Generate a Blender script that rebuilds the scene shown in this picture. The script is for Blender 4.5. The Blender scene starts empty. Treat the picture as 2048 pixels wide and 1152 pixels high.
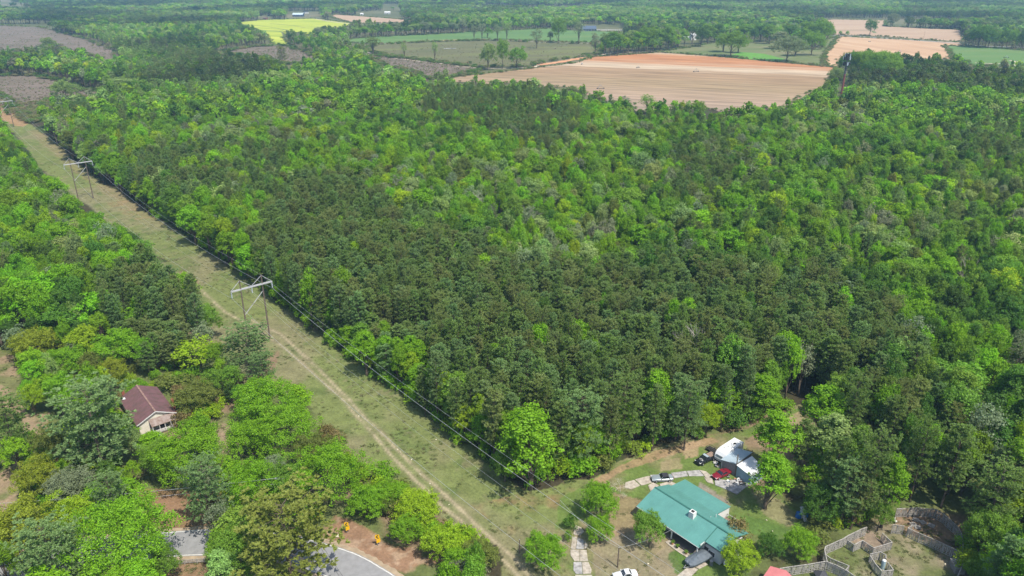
import bpy, math, random
import numpy as np
from mathutils import Vector, Matrix
random.seed(7); RNG = np.random.default_rng(11)
R = math.radians
S = bpy.context.scene
COL = S.collection

# ------------------------------------------------------------------ camera, sky, sun, exposure
F = 1500.0; PITCH = math.atan(636 / 1500.0); H = 100.0
CP, SP = math.cos(PITCH), math.sin(PITCH)
cam_d = bpy.data.cameras.new('camera'); cam = bpy.data.objects.new('camera', cam_d); COL.objects.link(cam)
cam.location = (0, 0, H); cam.rotation_euler = (math.pi / 2 - PITCH, 0, 0)
cam_d.sensor_width = 36; cam_d.lens = 36 * F / 2048; cam_d.clip_start = 1; cam_d.clip_end = 20000
S.camera = cam
SUN_DIR = Vector((0.62, -0.74, 0)).normalized(); SUN_EL = R(60)
w = bpy.data.worlds.new('World'); S.world = w; w.use_nodes = True
nt = w.node_tree; bg = nt.nodes['Background']
sky = nt.nodes.new('ShaderNodeTexSky'); sky.sky_type = 'NISHITA'; sky.sun_disc = False
sky.sun_elevation = SUN_EL; sky.sun_rotation = math.atan2(SUN_DIR.x, SUN_DIR.y)
sky.air_density = 1.0; sky.dust_density = 1.5; sky.ozone_density = 1.0
nt.links.new(sky.outputs[0], bg.inputs[0]); bg.inputs[1].default_value = 0.145
sd = bpy.data.lights.new('sun', 'SUN'); sd.energy = 4.2; sd.angle = R(0.53); sd.color = (1.0, 0.94, 0.83)
so = bpy.data.objects.new('sun', sd); COL.objects.link(so)
to_sun = Vector((SUN_DIR.x * math.cos(SUN_EL), SUN_DIR.y * math.cos(SUN_EL), math.sin(SUN_EL)))
so.rotation_euler = to_sun.to_track_quat('Z', 'Y').to_euler(); so.location = to_sun * 300
S.view_settings.view_transform = 'Standard'; S.view_settings.look = 'None'
S.view_settings.exposure = 0.62; S.view_settings.gamma = 1; S.view_settings.use_curve_mapping = False
S.render.engine = 'CYCLES'
S.cycles.max_bounces = 5; S.cycles.diffuse_bounces = 3; S.cycles.glossy_bounces = 2
S.cycles.transmission_bounces = 3; S.cycles.volume_bounces = 0; S.cycles.transparent_max_bounces = 6

# ------------------------------------------------------------------ surveying: photo pixel -> place on the ground
def g(px, py, h=0.0):
    u = (px - 1024) / F; v = (576 - py) / F
    t = (H - h) / (SP - v * CP)
    return (u * t, (CP + v * SP) * t)
def G3(px, py, h=0.0, z=None):
    x, y = g(px, py, h); return Vector((x, y, h if z is None else z))
def prn(x, y, z):
    dz = z - H; d = y * CP - dz * SP
    return 1024 + F * x / d, 576 - F * (y * SP + dz * CP) / d
def mpp(px, py, h=0.0):
    """metres per photo pixel at that place"""
    x, y = g(px, py, h); return (y * CP - (h - H) * SP) / F
def inpoly(px, py, poly):
    px = np.asarray(px); py = np.asarray(py); r = np.zeros(px.shape, bool); n = len(poly)
    for i in range(n):
        x0, y0 = poly[i]; x1, y1 = poly[(i + 1) % n]
        if y0 == y1: continue
        c = ((y0 > py) != (y1 > py)) & (px < (x1 - x0) * (py - y0) / (y1 - y0) + x0)
        r ^= c
    return r
def dist_line(X, Y, pts):
    d = np.full(X.shape, 1e9)
    for (ax, ay), (bx, by) in zip(pts[:-1], pts[1:]):
        vx, vy = bx - ax, by - ay; L = vx * vx + vy * vy + 1e-9
        t = np.clip(((X - ax) * vx + (Y - ay) * vy) / L, 0, 1)
        d = np.minimum(d, np.hypot(X - ax - t * vx, Y - ay - t * vy))
    return d
_perm = RNG.random((256, 256))
def vnoise(x, y):
    xi = np.floor(x).astype(int); yi = np.floor(y).astype(int); fx = x - xi; fy = y - yi
    fx = fx * fx * (3 - 2 * fx); fy = fy * fy * (3 - 2 * fy)
    a = _perm[xi & 255, yi & 255]; b = _perm[(xi + 1) & 255, yi & 255]
    c = _perm[xi & 255, (yi + 1) & 255]; d = _perm[(xi + 1) & 255, (yi + 1) & 255]
    return (a * (1 - fx) + b * fx) * (1 - fy) + (c * (1 - fx) + d * fx) * fy
def fbm(x, y, sc, o=4):
    s = 0; a = 0.5; t = 0
    for k in range(o):
        s = s + a * vnoise(x / sc * 2 ** k + 17.3 * k, y / sc * 2 ** k - 9.1 * k); t += a; a *= 0.55
    return s / t

# ------------------------------------------------------------------ materials
def newmat(name):
    m = bpy.data.materials.new(name); m.use_nodes = True; return m, m.node_tree.nodes, m.node_tree.links, m.node_tree.nodes['Principled BSDF']
def simple(name, col, rough=0.7, metal=0.0, var=0.12, scale=1.5, spec=0.3, bump=0.0, dirt=None, stripes=None):
    m, N, L, b = newmat(name)
    b.inputs['Roughness'].default_value = rough; b.inputs['Metallic'].default_value = metal
    b.inputs['Specular IOR Level'].default_value = spec
    tc = N.new('ShaderNodeTexCoord'); nz = N.new('ShaderNodeTexNoise'); nz.inputs['Scale'].default_value = scale
    nz.inputs['Detail'].default_value = 6
    L.new(tc.outputs['Object'], nz.inputs['Vector'])
    rp = N.new('ShaderNodeValToRGB'); e = rp.color_ramp.elements
    e[0].position = 0.3; e[1].position = 0.7
    col = [c * .80 for c in col]; dirt = [c * .80 for c in dirt] if dirt else None
    d = dirt or [c * (1 - var) for c in col]
    e[0].color = (*d, 1); e[1].color = (*[min(1, c * (1 + var)) for c in col], 1)
    L.new(nz.outputs['Fac'], rp.inputs[0]); L.new(rp.outputs[0], b.inputs['Base Color'])
    if bump:
        bp = N.new('ShaderNodeBump'); bp.inputs['Strength'].default_value = bump; bp.inputs['Distance'].default_value = 0.05
        L.new(nz.outputs['Fac'], bp.inputs['Height']); L.new(bp.outputs[0], b.inputs['Normal'])
    return m

def leafmat(name, default, trans=0.33, gloss=0.025, vary=0.32):
    m, N, L, b = newmat(name); N.remove(b); out = N['Material Output']
    at = N.new('ShaderNodeAttribute'); at.attribute_type = 'INSTANCER'; at.attribute_name = 'leaf_color'
    geo = N.new('ShaderNodeNewGeometry')
    mr = N.new('ShaderNodeMapRange'); mr.inputs['To Min'].default_value = 1 - vary; mr.inputs['To Max'].default_value = 1 + vary
    L.new(geo.outputs['Random Per Island'], mr.inputs['Value'])
    vm = N.new('ShaderNodeVectorMath'); vm.operation = 'SCALE'
    L.new(at.outputs['Color'], vm.inputs[0]); L.new(mr.outputs[0], vm.inputs['Scale'])
    di = N.new('ShaderNodeBsdfDiffuse'); tr = N.new('ShaderNodeBsdfTranslucent'); mx = N.new('ShaderNodeMixShader')
    mx.inputs[0].default_value = trans
    sc = N.new('ShaderNodeVectorMath'); sc.operation = 'MULTIPLY'; sc.inputs[1].default_value = (1.25, 1.3, 0.7)
    L.new(vm.outputs[0], sc.inputs[0])
    L.new(vm.outputs[0], di.inputs[0]); L.new(sc.outputs[0], tr.inputs[0])
    L.new(di.outputs[0], mx.inputs[1]); L.new(tr.outputs[0], mx.inputs[2])
    gl = N.new('ShaderNodeBsdfGlossy'); gl.inputs['Roughness'].default_value = 0.6; gl.inputs[0].default_value = (.5, .6, .5, 1)
    m2 = N.new('ShaderNodeMixShader'); m2.inputs[0].default_value = gloss
    L.new(mx.outputs[0], m2.inputs[1]); L.new(gl.outputs[0], m2.inputs[2]); L.new(m2.outputs[0], out.inputs[0])
    return m
M_LEAF = leafmat('broad_leaf', (.08, .15, .02), .40)
M_NEEDLE = leafmat('pine_needle', (.06, .09, .03), 0.45, 0.02, 0.3)
M_BARK = simple('bark', (.13, .10, .075), .95, scale=6, var=.3)
M_PALEBARK = simple('pale_dead_wood', (.36, .33, .29), .9, scale=6, var=.2)
M_PALEBARK2 = simple('flowering_twig', (.62, .56, .5), .9, scale=6, var=.2)

# ------------------------------------------------------------------ mesh helpers
class MB:
    def __init__(s): s.v = []; s.f = []
    def add(s, vs, fs):
        n = len(s.v); s.v += [tuple(p) for p in vs]; s.f += [tuple(i + n for i in f) for f in fs]; return s
    def box(s, c, d, rz=0.0, M=None):
        hx, hy, hz = d[0] / 2, d[1] / 2, d[2] / 2; a, b = math.cos(rz), math.sin(rz); vs = []
        for x, y, z in ((-1,-1,-1),(1,-1,-1),(1,1,-1),(-1,1,-1),(-1,-1,1),(1,-1,1),(1,1,1),(-1,1,1)):
            X, Y = x * hx, y * hy; vs.append((c[0] + X * a - Y * b, c[1] + X * b + Y * a, c[2] + z * hz))
        return s.add(vs, [(0,3,2,1),(4,5,6,7),(0,1,5,4),(1,2,6,5),(2,3,7,6),(3,0,4,7)])
    def cyl(s, p0, p1, r0, r1=None, n=8, cap=True):
        r1 = r0 if r1 is None else r1; p0 = Vector(p0); p1 = Vector(p1); d = (p1 - p0).normalized()
        a = d.orthogonal().normalized(); b = d.cross(a); vs = []
        for k in range(n):
            t = 2 * math.pi * k / n; e = a * math.cos(t) + b * math.sin(t); vs += [p0 + e * r0, p1 + e * r1]
        fs = [(2 * k, 2 * ((k + 1) % n), 2 * ((k + 1) % n) + 1, 2 * k + 1) for k in range(n)]
        if cap: fs += [tuple(2 * k for k in range(n))[::-1], tuple(2 * k + 1 for k in range(n))]
        return s.add(vs, fs)
    def beam(s, p0, p1, w_, h_):
        p0 = Vector(p0); p1 = Vector(p1); d = (p1 - p0).normalized()
        a = d.cross(Vector((0, 0, 1)));
        if a.length < 1e-3: a = Vector((1, 0, 0))
        a.normalize(); b = a.cross(d); vs = []
        for p in (p0, p1):
            for i, j in ((-1,-1),(1,-1),(1,1),(-1,1)): vs.append(p + a * i * w_ / 2 + b * j * h_ / 2)
        return s.add(vs, [(0,1,2,3)[::-1],(4,5,6,7),(0,1,5,4),(1,2,6,5),(2,3,7,6),(3,0,4,7)])
    def slab(s, top, th, down=Vector((0, 0, -1))):
        """a sheet (list of 3D points, counter-clockwise seen from above) given a thickness"""
        n = len(top); top = [Vector(p) for p in top]; vs = top + [p + down * th for p in top]
        fs = [tuple(range(n)), tuple(range(2 * n - 1, n - 1, -1))]
        fs += [(i, i + n, (i + 1) % n + n, (i + 1) % n) for i in range(n)]
        return s.add(vs, fs)
    def loft(s, rings, cap=True):
        n = len(rings[0]); b = len(s.v)
        for r in rings: s.v += [tuple(p) for p in r]
        for i in range(len(rings) - 1):
            for k in range(n):
                s.f.append((b + i * n + k, b + i * n + (k + 1) % n, b + (i + 1) * n + (k + 1) % n, b + (i + 1) * n + k))
        if cap: s.f += [tuple(b + k for k in range(n))[::-1], tuple(b + (len(rings) - 1) * n + k for k in range(n))]
        return s
    def mesh(s, name, mats):
        m = bpy.data.meshes.new(name); m.from_pydata([tuple(p) for p in s.v], [], s.f)
        for x in (mats if isinstance(mats, (list, tuple)) else [mats]): m.materials.append(x)
        m.update(); return m
    def build(s, name, mat, parent=None, smooth=False):
        m = s.mesh(name, mat)
        if smooth: m.polygons.foreach_set('use_smooth', [True] * len(m.polygons))
        return link(name, m, parent)
def link(name, data, parent=None):
    o = bpy.data.objects.new(name, data); COL.objects.link(o)
    if parent is not None: o.parent = parent
    return o
def thing(name, label, cat, loc=(0, 0, 0), rz=0.0, group=None, scale=None):
    o = bpy.data.objects.new(name, None); COL.objects.link(o); o.empty_display_size = .3
    o.location = loc; o.rotation_euler = (0, 0, rz)
    if scale is not None: o.scale = scale if hasattr(scale, '__len__') else (scale,) * 3
    o['label'] = label; o['category'] = cat
    if group: o['group'] = group
    return o
def tag(o, label, cat, group=None):
    o['label'] = label; o['category'] = cat
    if group: o['group'] = group
    return o
def struct(o): o['kind'] = 'structure'; return o
def stuff(o): o['kind'] = 'stuff'; return o
def dup(root, label, loc, rz=0.0, scale=None, group=None):
    c = root.copy(); COL.objects.link(c); c.location = loc; c.rotation_euler = (0, 0, rz); c['label'] = label
    if scale is not None: c.scale = scale
    if group: c['group'] = group
    for ch in list(root.children):
        d = ch.copy(); COL.objects.link(d); d.parent = c
        for g2 in list(ch.children):
            e = g2.copy(); COL.objects.link(e); e.parent = d
    return c

# ------------------------------------------------------------------ what the photograph shows as open ground (photo pixels)
ROWP = [(-60,190),(0,195),(0,240),(29,268),(50,295),(73,333),(95,344),(126,371),(137,394),(176,409),(214,447),(244,453),(267,474),(294,486),
 (313,512),(359,535),(393,562),(400,600),(425,640),(431,690),(470,720),(560,700),(540,760),(600,768),(625,815),(635,857),(677,880),(704,904),(731,943),
 (740,975),(765,985),(806,971),(837,998),(892,1045),(916,1069),(963,1081),(994,1092),(1006,1116),(1000,1160),(1500,1160),(1500,1140),(1480,1060),(1600,1100),(1610,1060),(1596,1020),
 (1560,1000),(1500,985),(1510,940),(1490,880),(1540,850),(1620,850),(1612,813),(1600,806),(1575,819),(1566,831),(1524,843),(1499,858),(1454,866),(1417,872),(1404,877),
 (1365,880),(1323,893),(1284,906),(1245,919),(1213,935),(1207,948),(1181,958),(1132,961),(1116,974),(1078,980),(1041,978),(1022,961),(992,946),
 (966,920),(947,901),(917,890),(884,860),(854,834),(820,808),(775,774),(749,752),(705,722),(660,688),(619,655),(554,608),(508,566),(477,547),
 (435,516),(401,497),(355,459),(332,443),(290,424),(267,405),(237,382),(199,367),(183,348),(153,329),(126,298),(114,290),(96,274),(79,262),(63,249),(70,238),(-60,150)]
PENP = [(1562,1139),(1651,1124),(1648,1096),(1694,1072),(1737,1057),(1785,1040),(1794,1020),(1801,1017),(1874,1020),(1908,1041),(1926,1075),(1926,1130),(1917,1160),(1530,1160)]
F_BIG = [(904,155),(1058,138),(1149,126),(1187,114),(1237,111),(1322,105),(1450,115),(1590,128),(1675,136),(1668,146),(1656,166),(1649,178),(1631,184),(1596,199),(1573,216),(1546,216),
 (1508,225),(1476,231),(1457,226),(1404,217),(1357,217),(1310,220),(1275,228),(1262,211),(1216,202),(1175,190),(1129,173),(1087,176),(1058,167),(1029,164),(988,170),(944,164),(906,164)]
F_DARK = [(728,98),(751,90),(857,84),(980,81),(1105,86),(1187,88),(1205,100),(1190,110),(1090,123),(1061,133),(958,133),(900,126),(875,124),(810,116),(751,107)]
F_SCRUB = [(737,111),(810,117),(880,126),(965,136),(957,143),(898,155),(839,163),(833,146),(795,135),(746,143),(766,129),(731,113)]
F_GREEN = [(667,82),(722,76),(834,69),(957,63),(1105,57),(1143,61),(1237,64),(1193,85),(1046,80),(900,82),(751,88)]
F_YEL = [(473,45),(526,40),(628,37),(705,47),(693,53),(634,58),(640,70),(631,70),(576,62),(567,76),(576,88),(546,89),(529,67),(511,59),(485,50)]
F_PINK = [(658,32),(672,29),(781,37),(840,42),(804,45),(710,47),(670,37)]
F_SCR2 = [(438,105),(502,94),(576,91),(585,97),(623,108),(634,117),(611,126),(576,129),(529,117),(470,108),(438,113)]
F_CL1 = [(-80,50),(0,51),(81,55),(114,63),(163,76),(188,86),(228,102),(244,117),(228,124),(193,114),(122,98),(102,85),(79,95),(71,104),(51,103),(0,98),(-80,98)]
F_CL2 = [(-80,152),(0,152),(76,152),(102,158),(142,168),(188,183),(234,188),(228,193),(178,195),(122,195),(80,210),(81,241),(60,246),(0,192),(-80,170)]
F_RB = [(1634,41),(1672,39),(1771,41),(1771,53),(1923,60),(1929,83),(1847,79),(1757,72),(1660,69),(1659,50)]
F_R2 = [(1666,88),(1654,99),(1647,117),(1648,128),(1672,136),(1683,118),(1701,111),(1713,118),(1727,111),(1765,107),(1786,114),(1829,117),(1888,118),(1905,117),(1897,99),(1882,91),(1932,91),(1917,85),(1675,73)]
F_RG = [(1888,92),(1932,92),(2048,101),(2120,106),(2120,140),(2048,134),(1961,131),(1943,136),(1932,123),(1905,117),(1897,99)]
F_PARK = [(1310,104),(1380,95),(1430,85),(1500,80),(1560,88),(1600,95),(1640,100),(1650,80),(1675,73),(1666,90),(1650,110),(1648,130),(1590,126),(1450,113)]
ROADV = [(268,983),(300,983),(408,1005),(412,1060),(412,1152),(310,1152),(310,1113),(335,1065),(268,1030)]
ROADV2 = [(657,1048),(700,1045),(760,1080),(830,1110),(880,1135),(880,1160),(640,1160),(657,1090)]
OLDV = [(232,785),(270,765),(325,768),(356,820),(358,865),(308,870),(282,850),(240,815)]
CLRL = [[(0,703),(24,708),(40,760),(40,795),(53,830),(96,828),(96,862),(62,888),(48,870),(40,830),(-30,800),(-30,703)],
        [(-30,950),(0,945),(35,925),(38,970),(35,1005),(0,1030),(-30,1030)],
        [(410,835),(450,820),(475,870),(492,930),(480,955),(450,910),(425,870)]]
CLEAR = [ROWP, PENP, F_BIG, F_DARK, F_SCRUB, F_GREEN, F_YEL, F_PINK, F_SCR2, F_CL1, F_CL2, F_RB, F_R2, F_RG, F_PARK, [(574,22),(640,22),(640,40),(574,42)], [(519,32),(545,32),(545,46),(519,46)], [(712,23),(800,20),(800,40),(712,34)], [(1158,48),(1246,50),(1246,70),(1158,68)], [(1362,62),(1400,62),(1400,90),(1362,90)], [(1673,104),(1702,104),(1696,186),(1673,190)], [(0,8),(60,9),(70,12),(0,12)], [(770,8),(800,8),(800,13),(760,13)], ROADV, ROADV2, OLDV] + CLRL

# ------------------------------------------------------------------ ground
def mixc(a, b, t): return a * (1 - t[..., None]) + np.asarray(b) * t[..., None]
def smooth(e0, e1, x): t = np.clip((x - e0) / (e1 - e0), 0, 1); return t * t * (3 - 2 * t)
TRK_L = [(88,344),(135,372),(190,420),(270,490),(345,540),(396,575),(450,625),(500,650),(545,680),(575,700),(630,751),(677,790),(704,822),(743,865),(790,920),(834,963),(877,1006),(916,1037),(951,1069),(1022,1136),(1050,1165)]
TRK_R = [(500,640),(560,668),(596,700),(657,759),(696,798),(735,841),(775,877),(814,920),(845,951),(892,990),(924,1022),(963,1061),(1026,1116),(1065,1160)]
def near_ground():
    ni, nj = 640, 620
    ys = 74.0 * np.exp(np.linspace(0, math.log(640 / 74.0), ni)); us = np.linspace(-0.92, 0.92, nj)
    Y, U = np.meshgrid(ys, us, indexing='ij'); X = U * (Y + 25)
    PX, PY = prn(X, Y, 0.0)
    # wobble the outlines a little so no boundary is a ruled line
    wx = PX + (fbm(X, Y, 5) - .5) * 10; wy = PY + (fbm(X + 90, Y, 5) - .5) * 6
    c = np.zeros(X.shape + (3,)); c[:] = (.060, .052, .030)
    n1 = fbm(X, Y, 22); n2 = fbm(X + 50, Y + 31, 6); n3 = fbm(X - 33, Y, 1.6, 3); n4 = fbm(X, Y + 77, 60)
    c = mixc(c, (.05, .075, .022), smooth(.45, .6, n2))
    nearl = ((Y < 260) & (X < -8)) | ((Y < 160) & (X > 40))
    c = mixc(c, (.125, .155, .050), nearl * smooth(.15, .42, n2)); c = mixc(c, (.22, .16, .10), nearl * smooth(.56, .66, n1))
    row = inpoly(wx, wy, ROWP).astype(float)
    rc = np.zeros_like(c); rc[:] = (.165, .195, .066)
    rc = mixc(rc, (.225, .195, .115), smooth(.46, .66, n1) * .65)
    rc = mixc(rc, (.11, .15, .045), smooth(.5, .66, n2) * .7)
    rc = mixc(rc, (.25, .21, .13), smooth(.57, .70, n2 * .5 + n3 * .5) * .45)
    # reddish dry sward and the greener yard
    rc = mixc(rc, (.235, .165, .085), inpoly(wx, wy, [(940,1010),(1050,985),(1180,970),(1180,1010),(1080,1060),(1010,1070)]) * smooth(.4, .6, n2) * .8)
    yard = inpoly(wx, wy, [(1120,1000),(1240,925),(1600,815),(1620,860),(1500,880),(1620,1060),(1600,1160),(1090,1160)]).astype(float)
    yc = np.zeros_like(c); yc[:] = (.125, .180, .045)
    yc = mixc(yc, (.22, .19, .10), smooth(.50, .66, n1 * .4 + n2 * .6) * .8)
    yc = mixc(yc, (.32, .25, .16), smooth(.64, .74, n2) * .6)
    rc = mixc(rc, yc, yard)
    for poly, col, k in (([(1180,962),(1290,908),(1420,874),(1440,884),(1330,915),(1230,950),(1200,975)], (.33, .22, .13), .75),
                         ([(1360,885),(1400,880),(1398,915),(1372,918)], (.40, .28, .18), .7),
                         ([(1320,925),(1360,915),(1365,938),(1320,945)], (.33, .25, .16), .6),
                         ([(1225,985),(1285,1000),(1280,1060),(1225,1075),(1215,1030)], (.30, .21, .13), .7),
                         ([(1185,1090),(1270,1060),(1300,1120),(1340,1090),(1370,1152),(1190,1160)], (.25, .205, .135), .75),
                         ([(1500,985),(1560,1000),(1600,1030),(1590,1060),(1530,1030)], (.27, .215, .135), .6),
                         ([(1400,965),(1445,995),(1462,1010),(1440,1002),(1395,975)], (.25, .215, .175), .9),
                         ([(1480,1030),(1530,1040),(1600,1070),(1560,1100),(1500,1070)], (.09, .16, .035), .8),
                         ([(1335,1110),(1380,1090),(1400,1130),(1350,1150)], (.08, .15, .03), .8),
                         ([(1540,850),(1620,812),(1640,845),(1600,870)], (.33, .26, .16), .8)):
        rc = mixc(rc, col, inpoly(wx, wy, poly) * k)
    # red clay and mown strip at the far end of the corridor
    rc = mixc(rc, (.36, .22, .12), inpoly(wx, wy, [(-60,190),(0,192),(66,246),(45,255),(20,245),(-60,230)]) * .85)
    rc = mixc(rc, (.30, .20, .11), inpoly(wx, wy, [(200,400),(300,400),(330,450),(270,440)]) * smooth(.4, .6, n2) * .45)
    rc = mixc(rc, (.30, .20, .12), (dist_line(X, Y, [g(*p) for p in [(70,262),(150,330),(230,385),(300,432)]]) < 2 + 4 * n2) * .3)
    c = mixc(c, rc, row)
    for pl in CLRL + [ROADV, ROADV2]:
        m_ = inpoly(wx, wy, pl).astype(float); d_ = np.zeros_like(c); d_[:] = (.30, .225, .145)
        d_ = mixc(d_, (.16, .17, .07), smooth(.45, .62, n2)); c = mixc(c, d_, m_)
    soil = inpoly(wx, wy, [(610,1020),(700,1040),(770,1078),(850,1105),(900,1135),(900,1160),(800,1160),(760,1132),(705,1100),(640,1085),(600,1050)]).astype(float)
    sc_ = np.zeros_like(c); sc_[:] = (.27, .16, .10); sc_ = mixc(sc_, (.36, .25, .17), smooth(.5, .65, n3)); sc_ = mixc(sc_, (.12, .15, .05), smooth(.55, .65, n2))
    c = mixc(c, sc_, soil * .9)
    c = mixc(c, (.25, .14, .08), inpoly(wx, wy, [(260,975),(420,985),(430,1065),(340,1062),(300,1050)]) * .75)
    c = mixc(c, (.25, .15, .09), inpoly(wx, wy, [(290,1118),(420,1110),(420,1160),(280,1160)]) * .75)
    # wheel ruts
    for T in (TRK_L, TRK_R):
        W = [g(*p) for p in T]; d = dist_line(X + (n2 - .5) * .8, Y, W)
        k = np.clip(1 - d / (.30 + .4 * n3), 0, 1) * (PY > 560)
        k2 = np.clip(1 - d / 1.2, 0, 1) * .5
        c = mixc(c, (.26, .215, .145), k2 * row); c = mixc(c, (.42, .35, .23), k * smooth(.25, .52, n2 * .5 + n3 * .5) * row * .9)
        k3 = np.clip(1 - d / 1.0, 0, 1) * (PY <= 560); c = mixc(c, (.20, .20, .11), k3 * .8)
    # pens
    pen = inpoly(wx, wy, PENP).astype(float)
    pc = np.zeros_like(c); pc[:] = (.125, .150, .052)
    pc = mixc(pc, (.26, .22, .145), smooth(.42, .62, n1 * .5 + n2 * .5))
    pc = mixc(pc, (.24, .165, .105), inpoly(wx, wy, [(1785,1045),(1794,1015),(1880,1018),(1915,1050),(1928,1100),(1900,1112),(1850,1085),(1815,1068)]) * .95)
    pc = mixc(pc, (.26, .20, .15), inpoly(wx, wy, [(1700,1082),(1735,1062),(1770,1075),(1786,1092),(1750,1104),(1720,1090)]) * .95)
    c = mixc(c, pc, pen)
    Z = .10 * (fbm(X, Y, 9) - .5) + .05 * (n3 - .5) * row + .06
    vs = np.stack([X, Y, Z], -1).reshape(-1, 3)
    idx = np.arange(ni * nj).reshape(ni, nj)
    q = np.stack([idx[:-1, :-1], idx[:-1, 1:], idx[1:, 1:], idx[1:, :-1]], -1).reshape(-1, 4)
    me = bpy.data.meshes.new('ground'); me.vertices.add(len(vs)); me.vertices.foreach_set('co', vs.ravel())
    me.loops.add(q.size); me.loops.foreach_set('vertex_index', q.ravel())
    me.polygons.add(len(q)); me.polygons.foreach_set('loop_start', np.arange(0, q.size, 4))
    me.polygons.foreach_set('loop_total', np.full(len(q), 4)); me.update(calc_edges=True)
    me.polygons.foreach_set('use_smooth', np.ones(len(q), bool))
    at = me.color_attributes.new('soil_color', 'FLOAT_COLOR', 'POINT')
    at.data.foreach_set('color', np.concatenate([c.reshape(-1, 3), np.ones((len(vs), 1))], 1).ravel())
    return me
def groundmat():
    m, N, L, b = newmat('ground_soil_and_grass'); b.inputs['Roughness'].default_value = .95; b.inputs['Specular IOR Level'].default_value = .1
    a = N.new('ShaderNodeAttribute'); a.attribute_name = 'soil_color'; ge = N.new('ShaderNodeNewGeometry')
    n1 = N.new('ShaderNodeTexNoise'); n1.inputs['Scale'].default_value = 1.6; n1.inputs['Detail'].default_value = 8; n1.inputs['Roughness'].default_value = .7
    n2 = N.new('ShaderNodeTexNoise'); n2.inputs['Scale'].default_value = .35; n2.inputs['Detail'].default_value = 5
    for n in (n1, n2): L.new(ge.outputs['Position'], n.inputs['Vector'])
    r = N.new('ShaderNodeMapRange'); r.inputs['From Min'].default_value = .25; r.inputs['From Max'].default_value = .75
    r.inputs['To Min'].default_value = .50; r.inputs['To Max'].default_value = 1.05; L.new(n1.outputs[0], r.inputs[0])
    r2 = N.new('ShaderNodeMapRange'); r2.inputs['From Min'].default_value = .3; r2.inputs['From Max'].default_value = .7
    r2.inputs['To Min'].default_value = .82; r2.inputs['To Max'].default_value = 1.18; L.new(n2.outputs[0], r2.inputs[0])
    mu = N.new('ShaderNodeMath'); mu.operation = 'MULTIPLY'; L.new(r.outputs[0], mu.inputs[0]); L.new(r2.outputs[0], mu.inputs[1])
    v = N.new('ShaderNodeVectorMath'); v.operation = 'SCALE'; L.new(a.outputs['Color'], v.inputs[0]); L.new(mu.outputs[0], v.inputs['Scale'])
    L.new(v.outputs[0], b.inputs['Base Color'])
    bp = N.new('ShaderNodeBump'); bp.inputs['Strength'].default_value = .8; bp.inputs['Distance'].default_value = .12
    L.new(n1.outputs[0], bp.inputs['Height']); L.new(bp.outputs[0], b.inputs['Normal'])
    return m
gm = near_ground(); gm.materials.append(groundmat()); struct(link('ground', gm))

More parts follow.
